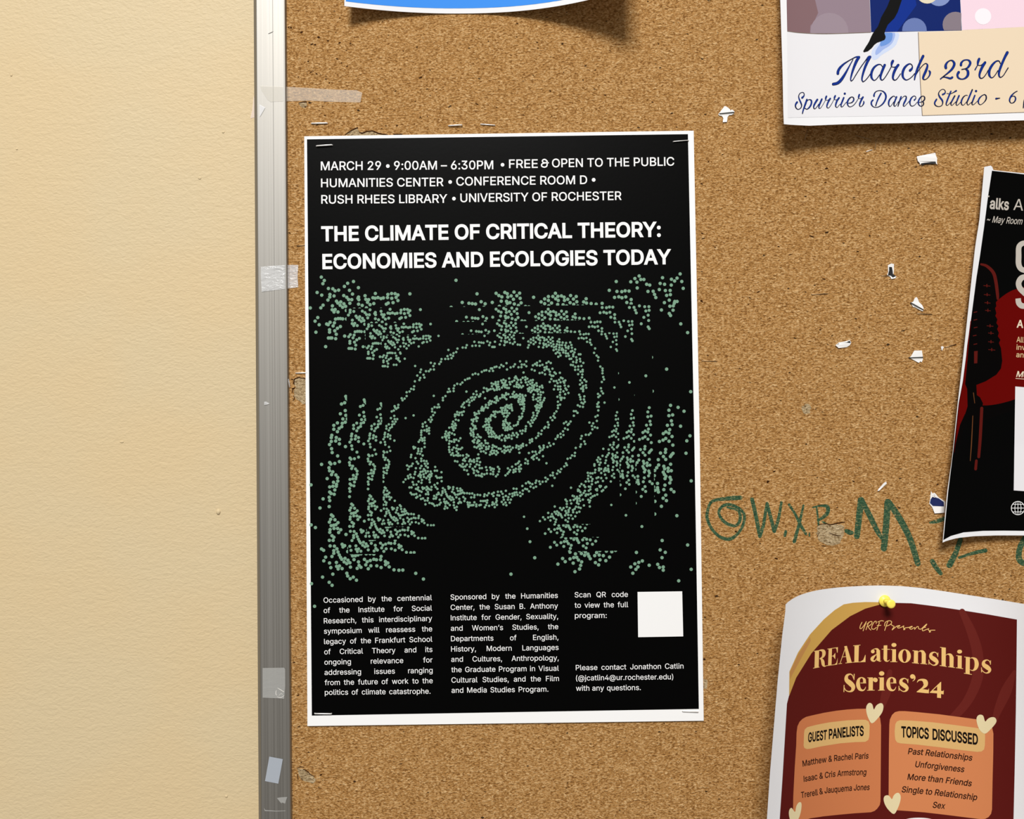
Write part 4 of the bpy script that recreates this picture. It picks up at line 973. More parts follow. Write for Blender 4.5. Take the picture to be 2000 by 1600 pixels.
fill(dance, dsurf, 'light_spot', pm('dance_spot_blue', 104, 122, 178), circ(1786, 59, 24, clip=[(1, 61.0, True)]), 0.00018)
fill(dance, dsurf, 'light_spot', pm('dance_spot_taupe', 134, 122, 132), circ(1866, 48, 25, clip=[(0, 1877.5, True), (1, 59.4, True)]), 0.00018)
fill(dance, dsurf, 'light_spot', pm('dance_spot_pale', 128, 146, 196), circ(1834, -12, 24), 0.00018)
fill(dance, dsurf, 'light_spot', pm('dance_spot_cream', 226, 216, 190), circ(1811, -15, 22), 0.00022)
fill(dance, dsurf, 'pink_square', pm('dance_pink', 242, 214, 227), [(1869, -180), (1876, 0), (1879.3, 58.8), (2068, 49), (2068, -180)], 0.0001)
fill(dance, dsurf, 'light_spot', pm('dance_spot_white', 250, 240, 246), circ(1920, 32, 16), 0.00018)
MLN = pm('dance_line', 128, 112, 100)
for st in ([(1793.5, 63, 1.3), (1797, 150, 1.3), (1801.4, 225.5, 1.3)], [(1801.4, 225.7, 0.7), (2068, 217.2, 0.7)], [(1537.6, 60.8, 1.2), (1560, 63.8, 1.2), (1600, 65.9, 1.2), (1640, 65.4, 1.2), (1701, 63.2, 1)]):
    k = Ink(); k.stroke(st, caps=False); k.build('thin_line', MLN, dance, dsurf, 0.00026, cell=20)
z = 7.692
GLOW = (((206, 218, 244), [(1745, 488), (1960, 493), (1945, 620), (1900, 700), (1800, 770), (1700, 830), (1650, 880), (1590, 900), (1555, 860), (1560, 770), (1620, 680), (1700, 600)]),
        ((160, 182, 234), [(1745, 488), (1905, 492), (1880, 620), (1820, 690), (1730, 745), (1670, 800), (1620, 825), (1618, 760), (1690, 640)]),
        ((108, 150, 220), [(1760, 488), (1865, 492), (1860, 600), (1800, 660), (1725, 690), (1690, 690), (1690, 630)]))
for i, (cc, pp) in enumerate(GLOW):
    k = Ink(); k.poly(soft(Q(1500, 0, z, pp)))
    k.v = [(x, max(y, 63.4), e) for x, y, e in k.v]
    k.build('blue_glow', pm('dance_glow_%d' % i, *cc), dance, dsurf, 0.00013 + 0.00004 * i, cell=24)
leg = [(2290, -900), (2010, 0), (1980, 90), (1950, 180), (1900, 270), (1800, 370), (1765, 450), (1750, 500), (1768, 550), (1765, 575), (1750, 600), (1700, 620), (1640, 640), (1600, 670), (1560, 720), (1500, 770), (1442, 785), (1430, 768),
       (1470, 700), (1500, 655), (1520, 620), (1545, 560), (1570, 510), (1610, 450), (1650, 400), (1680, 320), (1700, 260), (1790, 100), (1830, 0), (2010, -900)]
fill(dance, dsurf, 'leg_silhouette', mat('dance_black', (0.0016, 0.0015, 0.0014, 1), 0.5, 0.1), Q(1500, 0, z, leg), 0.0003, label='black printed silhouette of a pointed leg')

MSCR = pm('dark_blue_print', 6, 44, 138)
MSCO = pm('blue_black_print', 4, 6, 22)
big = [
 [(165, 535, 48), (170, 490, 46), (205, 425, 42), (280, 350, 30), (370, 290, 18), (450, 245, 16), (520, 212, 22), (580, 215, 40)],
 [(460, 262, 14), (400, 370, 20), (330, 500, 34), (270, 600, 46), (210, 680, 52), (150, 725, 50), (75, 742, 48)],
 [(575, 220, 44), (530, 290, 50), (480, 410, 42), (440, 530, 34), (415, 640, 22), (425, 682, 16)],
 [(425, 682, 14), (460, 655, 14), (530, 540, 15), (620, 400, 16), (700, 290, 16), (760, 215, 30), (795, 210, 44)],
 [(793, 212, 46), (740, 310, 46), (690, 430, 42), (650, 560, 34), (635, 650, 26), (655, 698, 16)],
 [(655, 698, 14), (700, 670, 14), (760, 600, 14), (800, 540, 14)],
 [(1035, 400, 14), (1000, 360, 14), (940, 365, 24), (870, 420, 36), (825, 510, 42), (820, 600, 38), (850, 655, 22), (885, 668, 14), (930, 630, 14), (980, 560, 16)],
 [(1080, 370, 44), (1045, 450, 44), (1005, 560, 40), (1000, 630, 30), (1030, 665, 16), (1080, 620, 14), (1150, 510, 15), (1210, 400, 15)],
 [(1240, 290, 44), (1220, 330, 44), (1210, 395, 18)], [(1210, 400, 12), (1260, 412, 14), (1310, 395, 20), (1345, 368, 40)],
 [(1345, 368, 42), (1300, 430, 46), (1255, 530, 44), (1240, 620, 34), (1270, 665, 18), (1320, 640, 14), (1390, 540, 14)],
 [(1575, 475, 44), (1610, 440, 34), (1620, 390, 18), (1590, 350, 16), (1540, 355, 26), (1470, 420, 40), (1430, 520, 44), (1440, 610, 34), (1490, 658, 20), (1540, 650, 14), (1610, 600, 14), (1665, 535, 14)],
 [(1830, 195, 46), (1780, 300, 42), (1720, 440, 40), (1680, 560, 32), (1662, 655, 22)],
 [(1690, 560, 14), (1760, 450, 14), (1840, 360, 14), (1890, 340, 16), (1915, 380, 32), (1890, 470, 44), (1845, 570, 42), (1830, 630, 32), (1860, 655, 16), (1910, 630, 14), (1955, 570, 24), (1965, 510, 34), (1945, 480, 20)]]
big2 = [
 [(475, 425, 46), (470, 380, 46), (500, 320, 30), (560, 280, 18), (610, 290, 30), (640, 350, 44), (600, 440, 40), (520, 520, 28), (430, 590, 18), (370, 640, 22)],
 [(375, 635, 16), (430, 605, 16), (500, 615, 26), (560, 630, 34), (600, 610, 36)],
 [(770, 370, 44), (775, 330, 38), (820, 280, 24), (890, 268, 20), (935, 290, 34), (950, 340, 42), (910, 410, 34), (860, 440, 18), (785, 455, 16)],
 [(850, 445, 16), (900, 480, 40), (905, 560, 46), (860, 620, 32), (790, 645, 20), (720, 620, 30), (700, 560, 38), (725, 510, 46)],
 [(1125, 250, 42), (1105, 300, 44), (1095, 370, 24)], [(1095, 370, 14), (1045, 460, 22)], [(1095, 370, 12), (1150, 378, 14), (1200, 350, 24), (1240, 320, 42)],
 [(1240, 320, 44), (1190, 400, 46), (1145, 500, 42), (1130, 580, 32), (1155, 628, 18), (1210, 610, 14), (1270, 530, 14), (1300, 470, 14)],
 [(1540, 340, 14), (1510, 290, 18), (1450, 300, 26), (1380, 370, 40), (1330, 460, 44), (1320, 550, 42), (1350, 610, 22), (1390, 612, 14), (1440, 560, 14), (1490, 480, 16)],
 [(1675, 125, 50), (1620, 230, 44), (1560, 370, 42), (1515, 500, 40), (1515, 580, 28), (1545, 610, 16), (1600, 570, 14), (1650, 490, 16), (1690, 425, 18)]]
sm1 = [
 [(335, 385, 44), (370, 350, 30), (385, 310, 20), (370, 265, 16), (330, 255, 14), (280, 280, 16), (250, 340, 20), (260, 410, 28), (295, 490, 32), (320, 560, 26), (310, 620, 20), (260, 665, 16), (210, 660, 18), (175, 610, 26), (175, 550, 34), (210, 495, 42)],
 [(450, 430, 36), (420, 520, 40), (380, 630, 34), (355, 710, 28), (342, 770, 22)], [(410, 540, 14), (470, 450, 14), (520, 430, 18), (560, 460, 34), (555, 540, 36), (510, 620, 30), (450, 665, 18), (400, 640, 16)],
 [(705, 430, 40), (660, 500, 38), (620, 580, 34), (620, 640, 22), (650, 655, 14), (700, 600, 14), (740, 540, 16)], [(815, 420, 36), (780, 500, 36), (745, 590, 32), (750, 645, 16), (790, 630, 10), (850, 540, 10), (905, 440, 10)],
 [(928, 350, 34), (912, 390, 38), (905, 440, 14)], [(905, 440, 10), (950, 448, 10), (985, 430, 16), (1020, 405, 34)], [(1020, 405, 36), (975, 480, 36), (940, 570, 32), (945, 625, 18), (985, 630, 12), (1040, 560, 12), (1110, 430, 10)],
 [(1143, 338, 34), (1125, 380, 38), (1118, 430, 14)], [(1115, 430, 10), (1170, 435, 10), (1205, 410, 18), (1235, 388, 34)], [(1235, 388, 36), (1185, 460, 38), (1155, 550, 34), (1155, 600, 22), (1190, 622, 12), (1235, 570, 12), (1280, 530, 12)],
 [(1350, 385, 34), (1315, 470, 36), (1285, 550, 32), (1290, 605, 20), (1330, 595, 12), (1390, 520, 12), (1420, 490, 12)], [(1374, 285, 48), (1376, 285, 48)],
 [(1460, 520, 12), (1540, 505, 20), (1590, 450, 30), (1590, 395, 26), (1555, 365, 16), (1500, 390, 26), (1450, 460, 36), (1440, 530, 32), (1470, 595, 18), (1520, 605, 12), (1580, 575, 14), (1640, 510, 14), (1710, 400, 12)],
 [(1730, 310, 34), (1715, 360, 38), (1708, 400, 14)], [(1708, 400, 10), (1760, 410, 10), (1795, 385, 20), (1820, 370, 34)], [(1820, 370, 36), (1775, 450, 36), (1742, 530, 34), (1740, 585, 20), (1770, 600, 12), (1810, 570, 20), (1840, 510, 30), (1835, 470, 18)]]
sm2 = [
 [(215, 345, 36), (215, 310, 34), (250, 245, 20), (320, 212, 14), (400, 215, 18), (470, 260, 30), (505, 340, 38), (490, 430, 36), (430, 530, 30), (340, 600, 18), (260, 620, 14), (190, 600, 18), (150, 540, 32), (155, 480, 34), (190, 440, 30)],
 [(385, 280, 34), (340, 360, 34), (290, 470, 30), (255, 580, 24)],
 [(735, 370, 12), (700, 345, 14), (650, 370, 24), (590, 440, 34), (570, 520, 34), (585, 585, 20), (615, 595, 12), (660, 540, 12), (700, 480, 12)], [(765, 365, 34), (730, 450, 34), (700, 550, 28), (720, 595, 14), (760, 560, 12), (810, 480, 12)],
 [(875, 360, 30), (850, 430, 32), (820, 520, 28), (800, 590, 22)], [(830, 490, 12), (900, 390, 12), (960, 345, 14), (1000, 360, 24), (990, 430, 36), (945, 520, 34), (930, 580, 22), (960, 590, 12), (1020, 530, 12), (1080, 460, 12)],
 [(1200, 440, 32), (1235, 400, 18), (1225, 355, 14), (1180, 345, 16), (1120, 400, 32), (1090, 490, 34), (1105, 565, 20), (1150, 590, 14), (1210, 560, 12), (1270, 490, 12)],
 [(1310, 500, 12), (1380, 485, 16), (1440, 440, 28), (1450, 380, 28), (1420, 345, 14), (1360, 365, 24), (1310, 440, 34), (1295, 520, 30), (1330, 580, 18), (1380, 590, 16), (1420, 550, 26), (1420, 500, 24), (1390, 485, 12)],
 [(1890, 305, 36), (1940, 280, 30), (1955, 235, 20), (1930, 190, 14), (1880, 180, 12), (1820, 220, 16), (1790, 290, 24), (1820, 370, 34), (1880, 450, 34), (1890, 520, 24), (1860, 580, 16), (1790, 600, 14), (1720, 575, 22), (1695, 510, 34), (1740, 425, 34)]]
sm3 = [
 [(215, 230, 32), (165, 350, 34), (115, 480, 34), (100, 550, 22), (130, 572, 12), (180, 530, 12), (220, 480, 12)], [(115, 280, 10), (200, 290, 12), (270, 260, 16), (345, 215, 36)],
 [(310, 340, 30), (260, 430, 32), (215, 530, 26), (240, 572, 12), (290, 530, 12), (340, 480, 12)], [(415, 335, 34), (380, 420, 34), (345, 520, 26), (360, 572, 14), (410, 540, 12), (470, 470, 12)],
 [(620, 330, 12), (580, 325, 14), (520, 370, 26), (475, 460, 34), (475, 540, 24), (515, 568, 12), (560, 530, 12), (600, 480, 12)], [(738, 190, 30), (700, 280, 34), (650, 400, 34), (610, 500, 28), (630, 562, 14), (680, 530, 12), (730, 480, 12)],
 [(800, 330, 32), (765, 420, 34), (730, 520, 28), (750, 558, 14), (800, 530, 12), (870, 460, 12)], [(829, 222, 50), (831, 222, 50)],
 [(1040, 305, 18), (980, 330, 18), (910, 400, 32), (885, 480, 32), (905, 540, 18), (950, 552, 12), (1020, 500, 16), (1075, 420, 28), (1075, 340, 26), (1040, 305, 16)],
 [(1320, 408, 40), (1360, 402, 26), (1410, 395, 16)],
 [(1835, 225, 16), (1770, 260, 20), (1690, 340, 34), (1650, 430, 34), (1660, 490, 22), (1700, 518, 14), (1760, 490, 24), (1795, 420, 32), (1780, 360, 22), (1730, 345, 14), (1690, 370, 12)],
 [(2015, 430, 30), (2000, 490, 26), (1985, 630, 22)]]
for m_, wk, e in ((MSCO, 1.0, 0.00034), (MSCR, 0.72, 0.0004)):
    def thick(L, lim): return [[(a, b, (w * 1.12 + 1 if wk == 1.0 else (w - 6) if w > lim else 0.3)) for a, b, w in s] for s in L]
    k = Ink(); zs(k, 1620, 90, 10, thick(big, 19)); zs(k, 1800, 90, 10, thick(big2, 19))
    k.build('date_script', m_, dance, dsurf, e, cell=30)
    k = Ink(); zs(k, 1540, 160, 12.5, thick(sm1, 26)); zs(k, 1690, 160, 12.5, thick(sm2, 28)); zs(k, 1840, 160, 12.5, thick(sm3, 30))
    k.build('venue_script', m_, dance, dsurf, e, cell=30)

# ------------------------------------------------------------------ black talks flyer, right edge
talks = thing('flyer', 'black talks flyer with a red disc and microphone print, left edge curling', 'flyer', P(1950, 700, 0.004))
left = [(1922.5, 326), (1913, 430), (1905, 480), (1895, 570), (1881, 700), (1871, 785), (1860, 892), (1850, 962), (1841, 1060)]
def lx(y):
    for a, b in zip(left, left[1:]):
        if y <= b[1]: return a[0] + (b[0] - a[0]) * max(0, (y - a[1])) / (b[1] - a[1])
    return left[-1][0]
def th(x, y):
    d = max(0.0, x - lx(y)); v = max(0.0, min(1.0, (y - 320) / 740))
    return 0.0012 + (0.0055 + 0.005 * v) * math.exp(-(d / 75.0)) + 0.004 * max(0.0, v - 0.75) * 4 * (1 - math.exp(-(d / 60.0))) * 0.9
tsurf = field(th)
top = [(1922.5, 326), (1938, 323), (1939, 332), (1965, 335), (2000, 338.5), (2300, 372)]
bot = [(1841, 1060), (1849, 1056.5), (1870, 1051), (1902, 1047.5), (1945, 1046), (2000, 1046), (2250, 1064)]
g = coons(top, bot, left, [(2300, 372), (2250, 1064)], 60, 50)
sheet('paper_sheet', g, 60, 50, tsurf, 0.00025, MPAPER2, talks)
inner = [(1937.5, 333.5), (1930, 382), (1922.5, 440), (1914, 500), (1907.5, 540), (1897.5, 617), (1889, 675), (1887, 695), (1880.5, 745), (1872.5, 787), (1862, 880), (1852, 960), (1843.2, 1050)]
fill(talks, tsurf, 'black_panel', MBLACK, inner + [(1842.5, 1055), (1857, 1047), (1882, 1040), (1920, 1037), (1960, 1036.6), (2000, 1037), (2243, 1054), (2290, 379), (2000, 340.5), (1965, 336.5)], 0.0001, cell=14)
MRED = pm('dark_red_print', 102, 4, 2, 0.5, 0.05)
e = soft([(1948, 587), (1958, 579), (1970, 571), (1984, 565), (2010, 560), (2040, 566), (2070, 590), (2086, 640), (2080, 700), (2050, 745), (2010, 770), (1982, 780), (1970, 784), (1945, 790), (1920, 792), (1895, 788), (1880, 770), (1872, 740), (1870, 690), (1885, 640), (1910, 610), (1930, 598)])
e = [(max(x, lx(y) + 3.2 + max(0, (900 - y)) * 0.012), y) for x, y in e]
fill(talks, tsurf, 'red_disc', MRED, e, 0.00014, cell=14, label='large dark red printed disc')
fill(talks, tsurf, 'red_streak', MRED, [(1888, 690), (1894, 690), (1891, 790), (1884, 812), (1878, 850), (1867, 884), (1863.5, 884), (1873, 790), (1881, 745)], 0.00014, cell=14)
MIC = [(1912, 512), (1925, 512), (1936, 524), (1944, 552), (1947, 575), (1951, 582), (1948, 587), (1945, 591), (1946, 598), (1943.5, 602), (1946, 612), (1944, 617), (1948, 624), (1946, 631), (1950, 637), (1947.5, 643), (1951, 650), (1949, 657), (1954, 664), (1951, 670), (1955, 680), (1957.5, 705), (1955, 720), (1946, 732), (1925, 745), (1907, 752),
       (1908, 772), (1914, 776), (1920, 788), (1917, 800), (1905, 812), (1893, 812), (1885, 825), (1877, 860), (1869, 900), (1862, 900), (1866, 868), (1875, 830), (1884, 810), (1890, 802), (1889, 760), (1885, 750), (1890, 700), (1893, 660), (1899, 610), (1908, 545)]
fill(talks, tsurf, 'microphone', mat('mic_black', (0.0012, 0.0008, 0.0008, 1), 0.42, 0.05), MIC, 0.00018, cell=14, label='black printed microphone silhouette')
fill(talks, tsurf, 'print_shape', mat('mic_black_b', (0.0012, 0.0008, 0.0008, 1), 0.42, 0.05), [(1895, 812), (1946, 791.5), (1985, 780), (1985, 800), (1900, 830)], 0.00018, cell=14)
MRD = pm('dim_red_print', 92, 20, 14)
k = Ink()
zs(k, 1820, 300, 4, [[(385, 865, 16), (430, 880, 22), (480, 930, 26), (500, 1000, 26), (513, 1100, 24), (515, 1135, 18)]])
k.build('red_rim', MRD, talks, tsurf, 0.00024)
for x, y, w in ((430, 1032, 54), (432, 1102, 50), (435, 1165, 46), (438, 1225, 44), (455, 1346, 52), (462, 1402, 44), (462, 1470, 44), (468, 1532, 54)):
    k = Ink(); k.line(1820 + (x - w / 2) / 4, 300 + y / 4, 1820 + (x + w / 2) / 4, 300 + (y + 4) / 4, 1.3); k.line(1820 + x / 4, 300 + (y - 12) / 4, 1820 + x / 4, 300 + (y + 12) / 4, 1.8); k.build('red_slot', MRD, talks, tsurf, 0.00024)
for x, y in ((340, 1242), (340, 1302), (342, 1362), (335, 1425), (340, 1492)):
    k = Ink(); k.line(1820 + (x - 14) / 4, 300 + y / 4, 1820 + (x + 14) / 4, 300 + (y - 6) / 4, 1.6); k.build('red_slot', MRD, talks, tsurf, 0.00024)
k = Ink(); k.poly(Q(1820, 680, 4, [(330, 25), (358, 22), (355, 118), (330, 120)])); k.build('red_bar', MRD, talks, tsurf, 0.00024)
for st in ([(390, 470, 24), (378, 700, 24), (366, 850, 22)], [(348, 880, 20), (342, 945, 22)]):
    k = Ink(); zs(k, 1820, 680, 4, [st]); k.build('red_bar', MRD, talks, tsurf, 0.00024)
for st in ([(320, 530, 5), (310, 740, 7), (300, 880, 5)], [(325, 350, 6), (335, 430, 4)]):
    k = Ink(); zs(k, 1820, 680, 4, [st]); k.build('thin_streak', pm('brown_print', 112, 66, 34), talks, tsurf, 0.00024)
MGREY = pm('warm_grey_print', 196, 188, 178); MBEI = pm('beige_print', 216, 186, 140); MCREAM = pm('cream_print', 232, 216, 190)
k = Ink()
ca, sa = math.cos(0.055), math.sin(0.055)
text(k, 'alks', [(1932.8, 407.2), (1970, 410)], 20.5, 0.022); k.poly([(1929.6, 382), (1932.4, 382.2), (1932.2, 385), (1929.3, 385)])
text(k, 'Ar', [(1979, 410), (2009, 412.5)], 22, 0.0)
text(k, '~ May Room', [(1926.5, 434), (1995.5, 438.5)], 12.6, 0.006, shear=0.2)
k.v = [(max(x, lx(y) + 10.5 - 0.008 * (y - 330)), y, q) for x, y, q in k.v]
k.build('heading_text', MGREY, talks, tsurf, 0.00018)
k = Ink()
k.stroke([(2004, 474.5, 9.5), (1996, 476, 10), (1990, 483, 10.5), (1989.5, 500, 11), (1989.5, 515, 11), (1993, 524, 10.5), (2000, 528, 10), (2008, 528, 9.5)], caps=False)
k.stroke([(2008, 476, 9.5), (2015, 482, 11), (2016, 500, 11), (2014, 520, 10.5), (2008, 528, 9.5)], caps=False)
k.stroke([(2012, 545, 10), (2002, 541, 10), (1994, 544, 11), (1989.5, 553, 11), (1992, 563, 11), (2001, 572, 11.5), (2010, 580, 11)], caps=False)
k.stroke([(1988.5, 583, 10.5), (1990, 592, 11), (1996, 597.5, 11), (2006, 598, 10)], caps=False)
k.build('large_letters', MGREY, talks, tsurf, 0.0002)
k = Ink(); text(k, 'A', [(1985.5, 639.5), (1998.5, 640.3)], 14.5, 0.02); k.build('small_heading', MCREAM, talks, tsurf, 0.0002)
k = Ink()
text(k, 'All', [(1985.2, 668.3), (1999, 669.2)], 10.5, 0.01); text(k, 'inv', [(1985, 683), (2003, 684)], 10, 0.01); text(k, 'an', [(1984.6, 697.6), (1999, 698.4)], 10, 0.01)
k.build('small_text', MBEI, talks, tsurf, 0.0002)
k = Ink(); text(k, 'M', [(1984.6, 736), (1997, 736.8)], 11, 0.015, shear=0.2); text(k, 'e', [(1998.5, 737), (2005, 737.5)], 11, 0.015, shear=0.2); k.line(1983.5, 739.3, 2012, 741.3, 1.1); k.build('underlined_text', MCREAM, talks, tsurf, 0.0002)
fill(talks, tsurf, 'blank_white_square', pm('talks_white', 236, 234, 238), [(1983, 755), (2190, 772), (2178, 972), (1980, 958)], 0.0002, cell=20)
k = Ink(); k.ring(1988.2, 992.6, 13.6, 13.6, 12.4, 12.4); k.ring(1988.2, 992.6, 6.6, 13.4, 5.6, 13.2, 28); k.line(1988.2, 979, 1988.2, 1006, 1.0)
k.line(1974.8, 992.6, 2001.6, 992.6, 1.1); k.line(1977, 985.2, 1999.4, 985.2, 1.0); k.line(1977, 1000, 1999.4, 1000, 1.0)
k.build('globe_icon', MWHITE, talks, tsurf, 0.0002)

# ------------------------------------------------------------------ dark red series flyer, bottom right
rel = thing('flyer', 'dark red series flyer with two orange text cards and cream hearts, pinned at top', 'flyer', P(1727, 1173, 0.002))
def rh(x, y):
    d = x - 1727.0
    c = 0.034 * (d / 195) ** 2 if d < 0 else 0.036 * (d / 273) ** 2
    return 0.0012 + c * (1.0 - 0.12 * max(0.0, min(1.0, (y - 1180) / 420))) + 0.006 * max(0.0, (y - 1180) / 420)
rsurf = field(rh)
top = [(1534.5, 1181), (1543, 1173), (1560, 1163.5), (1580, 1157), (1600, 1152.5), (1630, 1148.5), (1660, 1146), (1690, 1144.4), (1720, 1143.8), (1760, 1145), (1800, 1148.8), (1850, 1156), (1900, 1163.8), (1950, 1171.5), (2000, 1180), (2030, 1186)]
lft = [(1534.5, 1181), (1534, 1195), (1528, 1240), (1519, 1330), (1511.5, 1420), (1504, 1510), (1498, 1600), (1482, 1800)]
bot = [(1482, 1800), (1700, 1760), (2020, 1810)]
g = coons(top, bot, lft, [(2030, 1186), (2026, 1400), (2020, 1810)], 60, 50)
sheet('paper_sheet', g, 60, 50, rsurf, 0.00025, MPAPER2, rel)
def R5(pts): return Q(1480, 1120, 3.3327, pts)
mar = R5([(205, 790), (260, 640), (350, 510), (480, 362), (600, 275), (700, 225), (800, 190), (1000, 195), (1150, 214), (1300, 236), (1500, 268), (1687, 301), (1684, 600), (1680, 900), (1672, 1300), (1665, 1600), (1655, 2200), (115, 2200), (143, 1600), (160, 1350), (175, 1100), (190, 850)])
fill(rel, rsurf, 'maroon_panel', pm('maroon_print', 92, 22, 18), mar, 0.0001, cell=8, label='dark red printed background')
fill(rel, rsurf, 'gold_band', pm('ochre_print', 208, 164, 84), R5([(204, 800), (206, 640), (262, 516), (340, 398), (430, 300), (500, 240), (560, 202), (620, 192), (700, 187), (800, 188), (822, 196), (700, 230), (600, 280), (480, 370), (350, 520), (300, 600), (250, 680)]), 0.00016, cell=8, label='curved ochre band across the top left corner')
fill(rel, rsurf, 'copper_wedge', pm('copper_print', 196, 142, 82), R5([(209, 645), (262, 530), (340, 415), (345, 440), (290, 540), (225, 660), (212, 690)]), 0.0002, cell=8)
k = Ink()
zs(k, 1480, 1120, 3.3327, [[(1330, 250, 40), (1390, 380, 60), (1430, 520, 70), (1430, 680, 70), (1360, 840, 60), (1250, 960, 50)], [(1670, 640, 20), (1620, 760, 70), (1560, 900, 50), (1540, 980, 20)], [(860, 640, 30), (840, 760, 60), (810, 860, 40)]], step=4)
k.build('faint_swirl', pm('lighter_maroon_print', 106, 34, 28), rel, rsurf, 0.00014, cell=8)

MGOLD = pm('gold_lettering', 240, 196, 122)
k = Ink()
def T7(p): return Q(1580, 1245, 10, p)
def T8(p): return Q(1760, 1245, 10, p)
def serifs(fn, L, w=10):
    for a, b, c, d in L:
        p = fn([(a, b), (c, d)]); k.line(p[0][0], p[0][1], p[1][0], p[1][1], w / 10)
S7 = lambda L, **kw: zs(k, 1580, 1245, 10, L, caps=False, **kw)
S8 = lambda L, **kw: zs(k, 1760, 1245, 10, L, caps=False, **kw)
def P7(*L):
    for p in L: k.poly(T7(p))
def P8(*L):
    for p in L: k.poly(T8(p))
# R E A L
P7([(117, 268), (198, 258), (190, 580), (108, 594)], [(385, 225), (450, 216), (440, 540), (373, 550)], [(520, 203), (566, 196), (560, 300), (548, 300), (540, 240)], [(515, 302), (468, 366), (513, 430)], [(495, 533), (535, 500), (562, 400), (551, 528)],
   [(690, 175), (740, 168), (836, 492), (746, 502)], [(890, 160), (976, 153), (966, 482), (886, 488)], [(1000, 480), (1060, 440), (1098, 345), (1106, 345), (1104, 480)])
serifs(T7, [(95, 273, 260, 249), (80, 605, 205, 582), (360, 230, 565, 199), (445, 368, 512, 356), (345, 555, 552, 528), (720, 182, 608, 508), (642, 386, 750, 374), (575, 519, 645, 509), (712, 503, 852, 490), (865, 166, 1006, 152), (858, 488, 1104, 477)], 11)
S7([[(195, 258, 12), (240, 254, 36), (285, 275, 66), (290, 335, 64), (262, 390, 36), (208, 418, 10)], [(213, 422, 10), (245, 430, 40), (268, 470, 62), (280, 535, 58), (305, 565, 26), (345, 552, 8)]])
# a t i o
P7([(1316, 262), (1386, 250), (1392, 445), (1326, 462)], [(1460, 160), (1530, 157), (1526, 440), (1456, 425)], [(1627, 238), (1700, 238), (1697, 474), (1624, 474)])
serifs(T7, [(1420, 233, 1582, 236), (1600, 240, 1698, 240), (1588, 477, 1724, 480)], 12)
S7([[(1245, 242, 10), (1285, 226, 14), (1335, 236, 44), (1352, 285, 68)], [(1322, 330, 10), (1275, 368, 34), (1235, 415, 64), (1240, 452, 44), (1285, 462, 22), (1325, 410, 10)], [(1357, 430, 66), (1366, 455, 34), (1385, 467, 18), (1412, 460, 8)], [(1490, 415, 68), (1500, 450, 48), (1535, 468, 20), (1578, 440, 8)]])
k.disc(*T7([(1247, 277)])[0], 3.7); k.disc(*T7([(1660, 150)])[0], 4.9, 3.9, 20)
k.ring(*T7([(1868, 366)])[0], 12.2, 13.2, 4.5, 11.8)
# n s h i p s
P8([(252, 262), (330, 264), (328, 502), (246, 500)], [(402, 320), (482, 320), (480, 514), (402, 508)], [(790, 203), (873, 207), (870, 568), (790, 560)], [(946, 380), (1026, 384), (1022, 588), (946, 580)],
   [(1106, 358), (1184, 364), (1182, 606), (1104, 596)], [(1264, 385), (1343, 391), (1339, 716), (1258, 706)])
serifs(T8, [(224, 262, 325, 268), (213, 497, 346, 512), (378, 511, 510, 526), (762, 196, 872, 209), (754, 551, 889, 573), (918, 575, 1049, 592), (1076, 358, 1182, 367), (1070, 594, 1210, 614), (1232, 384, 1342, 394), (1228, 702, 1382, 727)], 12)
S8([[(328, 292, 8), (370, 268, 20), (420, 282, 56), (442, 335, 80)], [(872, 352, 8), (912, 330, 20), (962, 345, 56), (986, 398, 80)], [(1342, 412, 8), (1395, 402, 24), (1455, 440, 64), (1476, 525, 80), (1455, 605, 62), (1400, 648, 22), (1342, 632, 8)]])
k.disc(*T8([(1142, 280)])[0], 4.8, 3.8, 20)
def s_at(dx, dy, fn=S8, f2=T8):
    fn([[(a + dx, b + dy, w) for a, b, w in [(712, 352, 14), (690, 308, 16), (640, 292, 22), (588, 325, 52), (588, 385, 76), (655, 435, 88), (700, 482, 66), (682, 530, 38), (630, 546, 18), (575, 518, 16), (546, 480, 16)]]])
    serifs(f2, [(719 + dx, 300 + dy, 716 + dx, 382 + dy), (541 + dx, 438 + dy, 543 + dx, 532 + dy)], 14)
s_at(0, 0); s_at(1028, 152)
# Series'24
S7([[(870, 805, 14), (848, 745, 18), (800, 720, 26), (738, 755, 54), (735, 835, 82), (808, 900, 98), (862, 965, 84), (848, 1035, 52), (788, 1060, 24), (722, 1038, 18), (690, 985, 14)]])
serifs(T7, [(885, 714, 879, 832), (686, 932, 682, 1070)], 16)
def e_at(dx, dy):
    S7([[(a + dx, b + dy, w) for a, b, w in [(1085, 885, 56), (1080, 825, 50), (1032, 787, 18), (975, 820, 46), (958, 915, 76), (985, 1005, 62), (1045, 1038, 32), (1088, 1015, 18), (1110, 968, 8)]]])
    serifs(T7, [(1005 + dx, 893 + dy, 1118 + dx, 893 + dy)], 14)
e_at(0, 0); e_at(590, 0)
P7([(1166, 788), (1250, 790), (1247, 1034), (1163, 1034)], [(1382, 788), (1463, 790), (1461, 1034), (1377, 1034)])
serifs(T7, [(1140, 792, 1248, 790), (1135, 1036, 1282, 1034), (1355, 792, 1462, 790), (1350, 1036, 1480, 1032)], 12)
S7([[(1245, 860, 8), (1270, 808, 26), (1305, 800, 20)]]); k.disc(*T7([(1300, 835)])[0], 4.3); k.disc(*T7([(1420, 707)])[0], 5.2, 4.4, 20)
s_at(1215, 512, S7, T7)
k.disc(*T8([(222, 766)])[0], 4.7, 4.5, 18); S8([[(250, 760, 50), (266, 795, 30), (255, 832, 18), (222, 860, 6)]])
